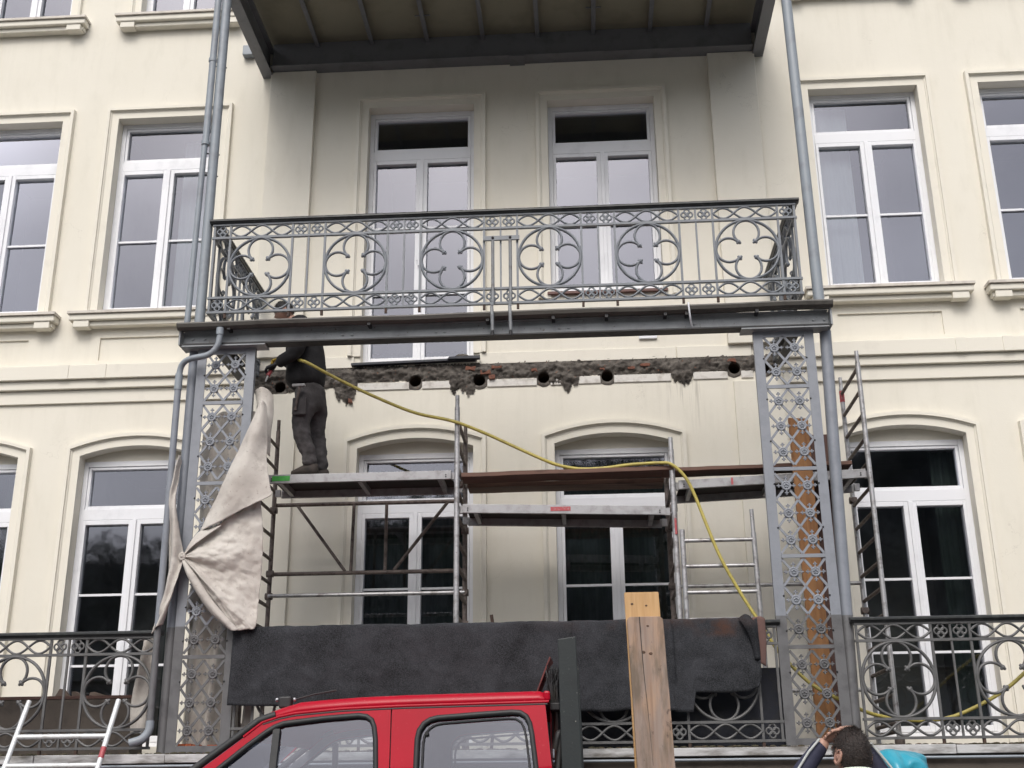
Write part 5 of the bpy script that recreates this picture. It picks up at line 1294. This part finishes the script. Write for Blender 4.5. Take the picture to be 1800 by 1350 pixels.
def hand_mb(wrist, d, n_, curl=1.1, size=1.0, thumb=1):
    """palm + four unequal bent fingers + thumb; d: direction of the hand, n_: palm normal (fingers curl toward it)"""
    d = Vector(d).normalized(); n_ = Vector(n_); n_ = (n_ - d * n_.dot(d)).normalized(); s = d.cross(n_)
    w = Vector(wrist); mb = MB(); S = size
    mb.tube([w - d * .01 * S, w + d * .02 * S, w + d * .055 * S, w + d * .088 * S], [.026 * S, .034 * S, .041 * S, .036 * S], 10, flat=.45, up=n_)
    for k, (off, L) in enumerate(((-.030, .072), (-.010, .082), (.010, .076), (.029, .060))):
        p = w + d * .085 * S + s * off * S; pts = [p]; a = .15
        for seg in (.42, .33, .25):
            a += curl * (.5 if seg == .42 else .62)
            dd = d * math.cos(a) + n_ * math.sin(a); p = p + dd * L * seg * S; pts.append(p)
        mb.tube(spline(pts, 8), [.0098 * S - .0003 * i for i in range(9)], 7)
    p = w + d * .03 * S - s * .030 * S * thumb; pts = [p]
    for a, L in ((.5, .034), (.8, .03), (1.1, .024)):
        dd = d * math.cos(a * .8) - s * thumb * math.sin(.7) * (1.1 - a * .6) + n_ * math.sin(a * .7); p = p + dd.normalized() * L * S; pts.append(p)
    mb.tube(spline(pts, 8), [.012 * S - .0004 * i for i in range(9)], 7)
    return mb
M_skin = weather('skin', (0.40, 0.235, 0.175), (0.32, 0.165, 0.125), 12, rough=.55, bs=120, bstr=.05)
M_jacket = weather('black_fleece', (0.016, 0.016, 0.018), (0.028, 0.028, 0.03), 7, rough=.95, bs=25, bstr=.5)
M_trousers = weather('work_trousers', (0.082, 0.076, 0.078), (0.04, 0.037, 0.038), 9, .4, .7, .95, 22, .6)
M_boot = weather('work_boot', (0.045, 0.035, 0.03), (0.02, 0.018, 0.016), 12, rough=.8)
M_glove = weather('dark_glove', (0.02, 0.02, 0.024), (0.05, 0.05, 0.05), 14, rough=.9)
M_glovey = weather('yellow_glove', (0.42, 0.30, 0.05), (0.2, 0.15, 0.04), 14, rough=.9)
M_hairb = weather('black_hair', (0.012, 0.011, 0.011), (0.02, 0.018, 0.016), 40, rough=.6, bs=160, bstr=.5)
M_hairbr = weather('brown_hair', (0.018, 0.011, 0.008), (0.036, 0.02, 0.014), 60, rough=.55, bs=200, bstr=.6)

# --- workman on the scaffold, facing the left column
wy = -1.08; WX = -0.045
nodes = [((-1.96, wy, 5.58), (.09, .10)), ((-2.01, wy, 5.80), (.10, .11)), ((-2.04, wy, 6.02), (.10, .12)), ((-2.07, wy, 6.20), (.08, .09)), ((-2.13, wy, 6.31), .055), ((-2.21, wy, 6.42), .055),
         ((-2.04, wy - .20, 6.17), .06), ((-2.05, wy - .28, 5.90), .045), ((-2.27, wy - .20, 5.82), .032),
         ((-2.05, wy + .20, 6.17), .06), ((-2.13, wy + .26, 5.94), .045), ((-2.28, wy + .08, 5.95), .032),
         ((-1.96, wy - .09, 5.48), .07), ((-2.02, wy - .12, 5.19), .055), ((-1.90, wy - .12, 4.80), .036),
         ((-1.94, wy + .09, 5.48), .07), ((-1.93, wy + .11, 5.18), .055), ((-1.83, wy + .10, 4.80), .036)]
edges = [(0, 1), (1, 2), (2, 3), (3, 4), (4, 5), (3, 6), (6, 7), (7, 8), (3, 9), (9, 10), (10, 11), (0, 12), (12, 13), (13, 14), (0, 15), (15, 16), (16, 17)]
bmesh_ = skin_mesh('person', nodes, edges)
HM = Matrix.Translation((-2.27, wy, 6.475)) @ Matrix.Rotation(R(-90), 4, 'Z') @ Matrix.Rotation(R(28), 4, 'X')
hm = head_mb(HM); bmesh_.add(hm.v, hm.f, True)
SH = Matrix.Translation((WX, 0, 0)); per = bmesh_.build('person', M_skin); tag(per, 'workman in black jacket and grey trousers standing on the scaffold platform', 'person')
hair_mb(HM, .30, -.5, 1.07, seed=3).build('hair', M_hairb, per, fix=False)
jk = skin_mesh('jacket', [((-2.00, wy, 5.58), (.215, .225)), ((-2.01, wy, 5.78), (.215, .225)), ((-2.02, wy, 6.0), (.19, .215)), ((-2.05, wy, 6.17), (.15, .185)), ((-2.10, wy, 6.31), (.11, .125)), ((-2.125, wy, 6.435), (.088, .105)),
                          ((-2.03, wy - .20, 6.15), .095), ((-2.045, wy - .275, 5.92), .085), ((-2.15, wy - .25, 5.86), .072), ((-2.265, wy - .20, 5.82), .055),
                          ((-2.05, wy + .20, 6.15), .095), ((-2.13, wy + .26, 5.95), .08), ((-2.27, wy + .08, 5.95), .05)],
               [(0, 1), (1, 2), (2, 3), (3, 4), (4, 5), (3, 6), (6, 7), (7, 8), (8, 9), (3, 10), (10, 11), (11, 12)])
jk.v = [tuple(Vector(p) + Vector((.012 * fbm(p[0] * 9, p[2] * 12, 1), .014 * fbm(p[0] * 9, p[2] * 12, 4), 0))) for p in jk.v]
jk.build('jacket', M_jacket, per)
tr = skin_mesh('trousers', [((-1.965, wy, 5.70), (.17, .18)), ((-1.96, wy, 5.54), (.18, .195)), ((-1.96, wy - .115, 5.42), .125), ((-2.015, wy - .125, 5.20), .095), ((-1.95, wy - .125, 4.98), .088), ((-1.90, wy - .12, 4.86), .074), ((-1.895, wy - .12, 4.745), .070),
                            ((-1.91, wy + .115, 5.42), .12), ((-1.90, wy + .115, 5.20), .09), ((-1.86, wy + .11, 4.98), .083), ((-1.84, wy + .10, 4.85), .074), ((-1.835, wy + .10, 4.745), .070)],
               [(0, 1), (1, 2), (2, 3), (3, 4), (4, 5), (5, 6), (1, 7), (7, 8), (8, 9), (9, 10), (10, 11)], root=1, sub=3)
tr.v = [tuple(Vector(p) + Vector((.010 * fbm(p[0] * 9, p[2] * 9, 1), .014 * fbm(p[0] * 9 + p[2] * 5, p[2] * 8, 4), 0)) * (1.5 if p[2] < 5.0 else 1)) for p in tr.v]
trp = tr.build('trousers', M_trousers, per)
m = MB(); m.box(-2.07, -1.93, wy - .255, wy - .215, 5.26, 5.44); m.build('cargo_pocket', M_trousers, trp, bevel=.012)
for sx, sy in ((-1.895, wy - .12), (-1.835, wy + .10)):
    b = MB(); nb = 8
    sec = [(.078, .052, .0, .13), (.035, .056, .0, .14), (-.02, .056, 0, .14), (-.075, .052, 0, .115), (-.13, .048, 0, .088), (-.175, .038, 0, .062)]
    for ox, hw_, z0_, z1_ in sec:
        for q in range(nb):
            w = 2 * PI * q / nb; b.v.append((sx + ox, sy + hw_ * math.cos(w), 4.6585 + max(0, z1_ * (.5 + .5 * math.sin(w)))))
    b.f = [(i * nb + q, i * nb + (q + 1) % nb, (i + 1) * nb + (q + 1) % nb, (i + 1) * nb + q) for i in range(len(sec) - 1) for q in range(nb)] + [tuple(range(nb)), tuple(range(nb * (len(sec) - 1), nb * len(sec)))]
    b.sm = [True] * len(b.f); b.build('boot', M_boot, per)
hand_mb((-2.275, wy - .20, 5.815), (-.9, .1, -.30), (.1, .5, -.9), 1.25, 1.1, 1).build('glove', M_glove, per)
hand_mb((-2.275, wy + .08, 5.95), (-.9, -.2, -.1), (0, -.4, -.9), 1.3, 1.1, -1).build('glove', M_glovey, per)
hmr = thing('hammer', (-2.0, wy - .27, 5.45), 'hammer with a dark head hung in a loop on the workman thigh', 'hammer')
m = MB(); m.box(-2.075, -1.945, wy - .285, wy - .255, 5.545, 5.575); m.build('head', M_galv, hmr, bevel=.008)
m = MB(); m.tube([(-2.0, wy - .268, 5.55), (-2.03, wy - .275, 5.30)], .014, 8); m.build('handle', M_steel, hmr)
al = thing('air_chisel', (-2.38, -1.25, 5.75), 'red tipped air chisel held in the workman dark glove', 'air chisel')
m = MB(); m.tube([(-2.335, -1.20, 5.86), (-2.375, -1.25, 5.755)], .022, 10); m.build('body', M_black, al)
m = MB(); m.tube([(-2.372, -1.247, 5.76), (-2.395, -1.27, 5.70)], .021, 10); m.build('collar', M_redmark, al)
m = MB(); m.tube([(-2.393, -1.268, 5.70), (-2.41, -1.29, 5.63)], [.012, .007], 8); m.build('tip', M_galv, al)
m = MB(); m.tube(spline([(-2.335, -1.20, 5.86), (-2.325, -1.14, 5.92), (-2.295, -1.13, 5.945)], 10), .018, 8); m.build('connector', M_hose, al)

per.matrix_basis = SH; hmr.matrix_basis = SH @ hmr.matrix_basis
# --- man in the street, seen from behind, hands raised to his forehead
mx_, my_ = 1.945, -6.5
nodes = [((mx_, my_, 1.0), (.15, .12)), ((mx_, my_, 1.22), (.14, .11)), ((mx_, my_, 1.45), (.17, .12)), ((mx_, my_ + .0, 1.60), (.12, .09)), ((mx_, my_ + .01, 1.70), .06), ((mx_, my_ + .02, 1.77), .058),
         ((mx_ - .19, my_, 1.585), .062), ((mx_ - .25, my_ + .14, 1.695), .044), ((mx_ - .085, my_ + .16, 1.89), .033),
         ((mx_ + .19, my_, 1.585), .062), ((mx_ + .165, my_ + .15, 1.70), .045), ((mx_ + .045, my_ + .16, 1.89), .033),
         ((mx_ - .10, my_, .92), .10), ((mx_ - .11, my_ + .02, .50), .065), ((mx_ - .12, my_ - .02, .10), .045), ((mx_ - .13, my_ + .14, .05), .04),
         ((mx_ + .10, my_, .92), .10), ((mx_ + .11, my_ + .02, .50), .065), ((mx_ + .12, my_ - .02, .10), .045), ((mx_ + .13, my_ + .14, .05), .04)]
b2 = skin_mesh('person', nodes, edges)
HM2 = Matrix.Translation((mx_ + .0, my_ + .02, 1.812)) @ Matrix.Rotation(R(180 + 22), 4, 'Z') @ Matrix.Rotation(R(-16), 4, 'X')
hm = head_mb(HM2); b2.add(hm.v, hm.f, True)
for w_, dd, th in (((mx_ - .085, my_ + .155, 1.885), (.75, -.12, .35), -1), ((mx_ + .05, my_ + .155, 1.888), (-.75, -.10, .22), 1)):
    hh = hand_mb(w_, dd, (0, -.6, -.8), .35, .95, th); b2.add(hh.v, hh.f, True)
p2 = b2.build('person', M_skin); tag(p2, 'brown haired man seen from behind with hands raised to his forehead', 'person')
hair_mb(HM2, .40, -.62, 1.085, seed=8).build('hair', M_hairbr, p2, fix=False)
M_navy = weather('navy_jacket', (0.02, 0.022, 0.045), (0.035, 0.038, 0.07), 8, rough=.8, bs=25, bstr=.4)
M_stripe = weather('grey_stripe', (0.42, 0.44, 0.42), (0.3, 0.3, 0.3), 20, rough=.6)
jk = skin_mesh('jacket', [((mx_, my_, .95), (.19, .15)), ((mx_, my_, 1.2), (.185, .14)), ((mx_, my_, 1.45), (.20, .145)), ((mx_, my_, 1.61), (.14, .105)), ((mx_, my_ + .005, 1.68), (.085, .08)),
                          ((mx_ - .195, my_, 1.59), .088), ((mx_ - .25, my_ + .14, 1.695), .058), ((mx_ - .165, my_ + .15, 1.80), .044), ((mx_ - .105, my_ + .155, 1.872), .040),
                          ((mx_ + .195, my_, 1.59), .088), ((mx_ + .165, my_ + .15, 1.70), .056), ((mx_ + .115, my_ + .155, 1.80), .046), ((mx_ + .075, my_ + .155, 1.868), .040)],
               [(0, 1), (1, 2), (2, 3), (3, 4), (3, 5), (5, 6), (6, 7), (7, 8), (3, 9), (9, 10), (10, 11), (11, 12)])
jo = jk.build('jacket', M_navy, p2)
m = MB(); m.tube([(mx_ - .262, my_ + .085, 1.725), (mx_ - .185, my_ + .10, 1.828), (mx_ - .125, my_ + .115, 1.888)], .006, 6, flat=.6); m.build('sleeve_stripe', M_stripe, jo)
m = MB(); m.tube([(mx_ + .205, my_ + .095, 1.735), (mx_ + .15, my_ + .105, 1.815), (mx_ + .11, my_ + .11, 1.868)], .006, 6, flat=.6); m.build('sleeve_stripe', M_stripe, jo)
m = MB(); m.tube([(mx_ + .075 * math.cos(2 * PI * k / 20), my_ - .005 + .075 * math.sin(2 * PI * k / 20), 1.725 + .012 * math.sin(2 * PI * k / 20 + PI)) for k in range(20)], .019, 8, closed=True); m.build('collar', weather('pale_collar', (0.62, 0.66, 0.58), (0.5, 0.52, 0.48), 10, rough=.8), jo)
tr = skin_mesh('trousers', [((mx_, my_, 1.02), (.17, .14)), ((mx_, my_, .92), (.18, .15)), ((mx_ - .105, my_, .80), .115), ((mx_ - .11, my_ + .02, .50), .085), ((mx_ - .12, my_, .08), .075), ((mx_ + .105, my_, .80), .115), ((mx_ + .11, my_ + .02, .50), .085), ((mx_ + .12, my_, .08), .075)],
               [(0, 1), (1, 2), (2, 3), (3, 4), (1, 5), (5, 6), (6, 7)], root=1)
tr.build('trousers', M_trousers, p2)
for s in (-1, 1):
    m = MB(); m.sphere((mx_ + s * .125, my_ + .06, .055), .05, 10, 8, (1, 2.7, 1)); m.build('boot', M_boot, p2)

# turquoise sheet over a heap, beside the man
M_turq = weather('turquoise_plastic', (0.03, 0.29, 0.39), (0.02, 0.22, 0.32), 4, rough=.35, bs=8, bstr=.3)
vs = []; nr, na = 26, 64; m = MB(); tx, ty = 2.45, -5.1
for i in range(nr + 1):
    t = i / nr
    for k in range(na):
        w = 2 * PI * k / na
        if t < .45: rr = .20 * math.sin(t / .45 * PI / 2); z = 1.885 - .115 * (1 - math.cos(t / .45 * PI / 2)) ** 1.1
        else: q = (t - .45) / .55; rr = .20 + .10 * q; z = 1.77 - 1.55 * q
        f = .03 * math.sin(w * 7 + 1) * min(1, t * 1.6) + .035 * fbm(math.cos(w) * 2, math.sin(w) * 2, t * 3)
        z += .015 * fbm(math.cos(w) * rr * 9, math.sin(w) * rr * 9, 4)
        rr += f * min(1, t * 3)
        m.v.append((tx + rr * math.cos(w) * 1.0, ty + rr * math.sin(w), max(.16, z)))
m.f = [(i * na + k, i * na + (k + 1) % na, (i + 1) * na + (k + 1) % na, (i + 1) * na + k) for i in range(nr) for k in range(na)]; m.sm = [True] * len(m.f)
tag(m.build('plastic_sheet', M_turq), 'turquoise plastic sheet draped over a heap right of the man', 'sheet')
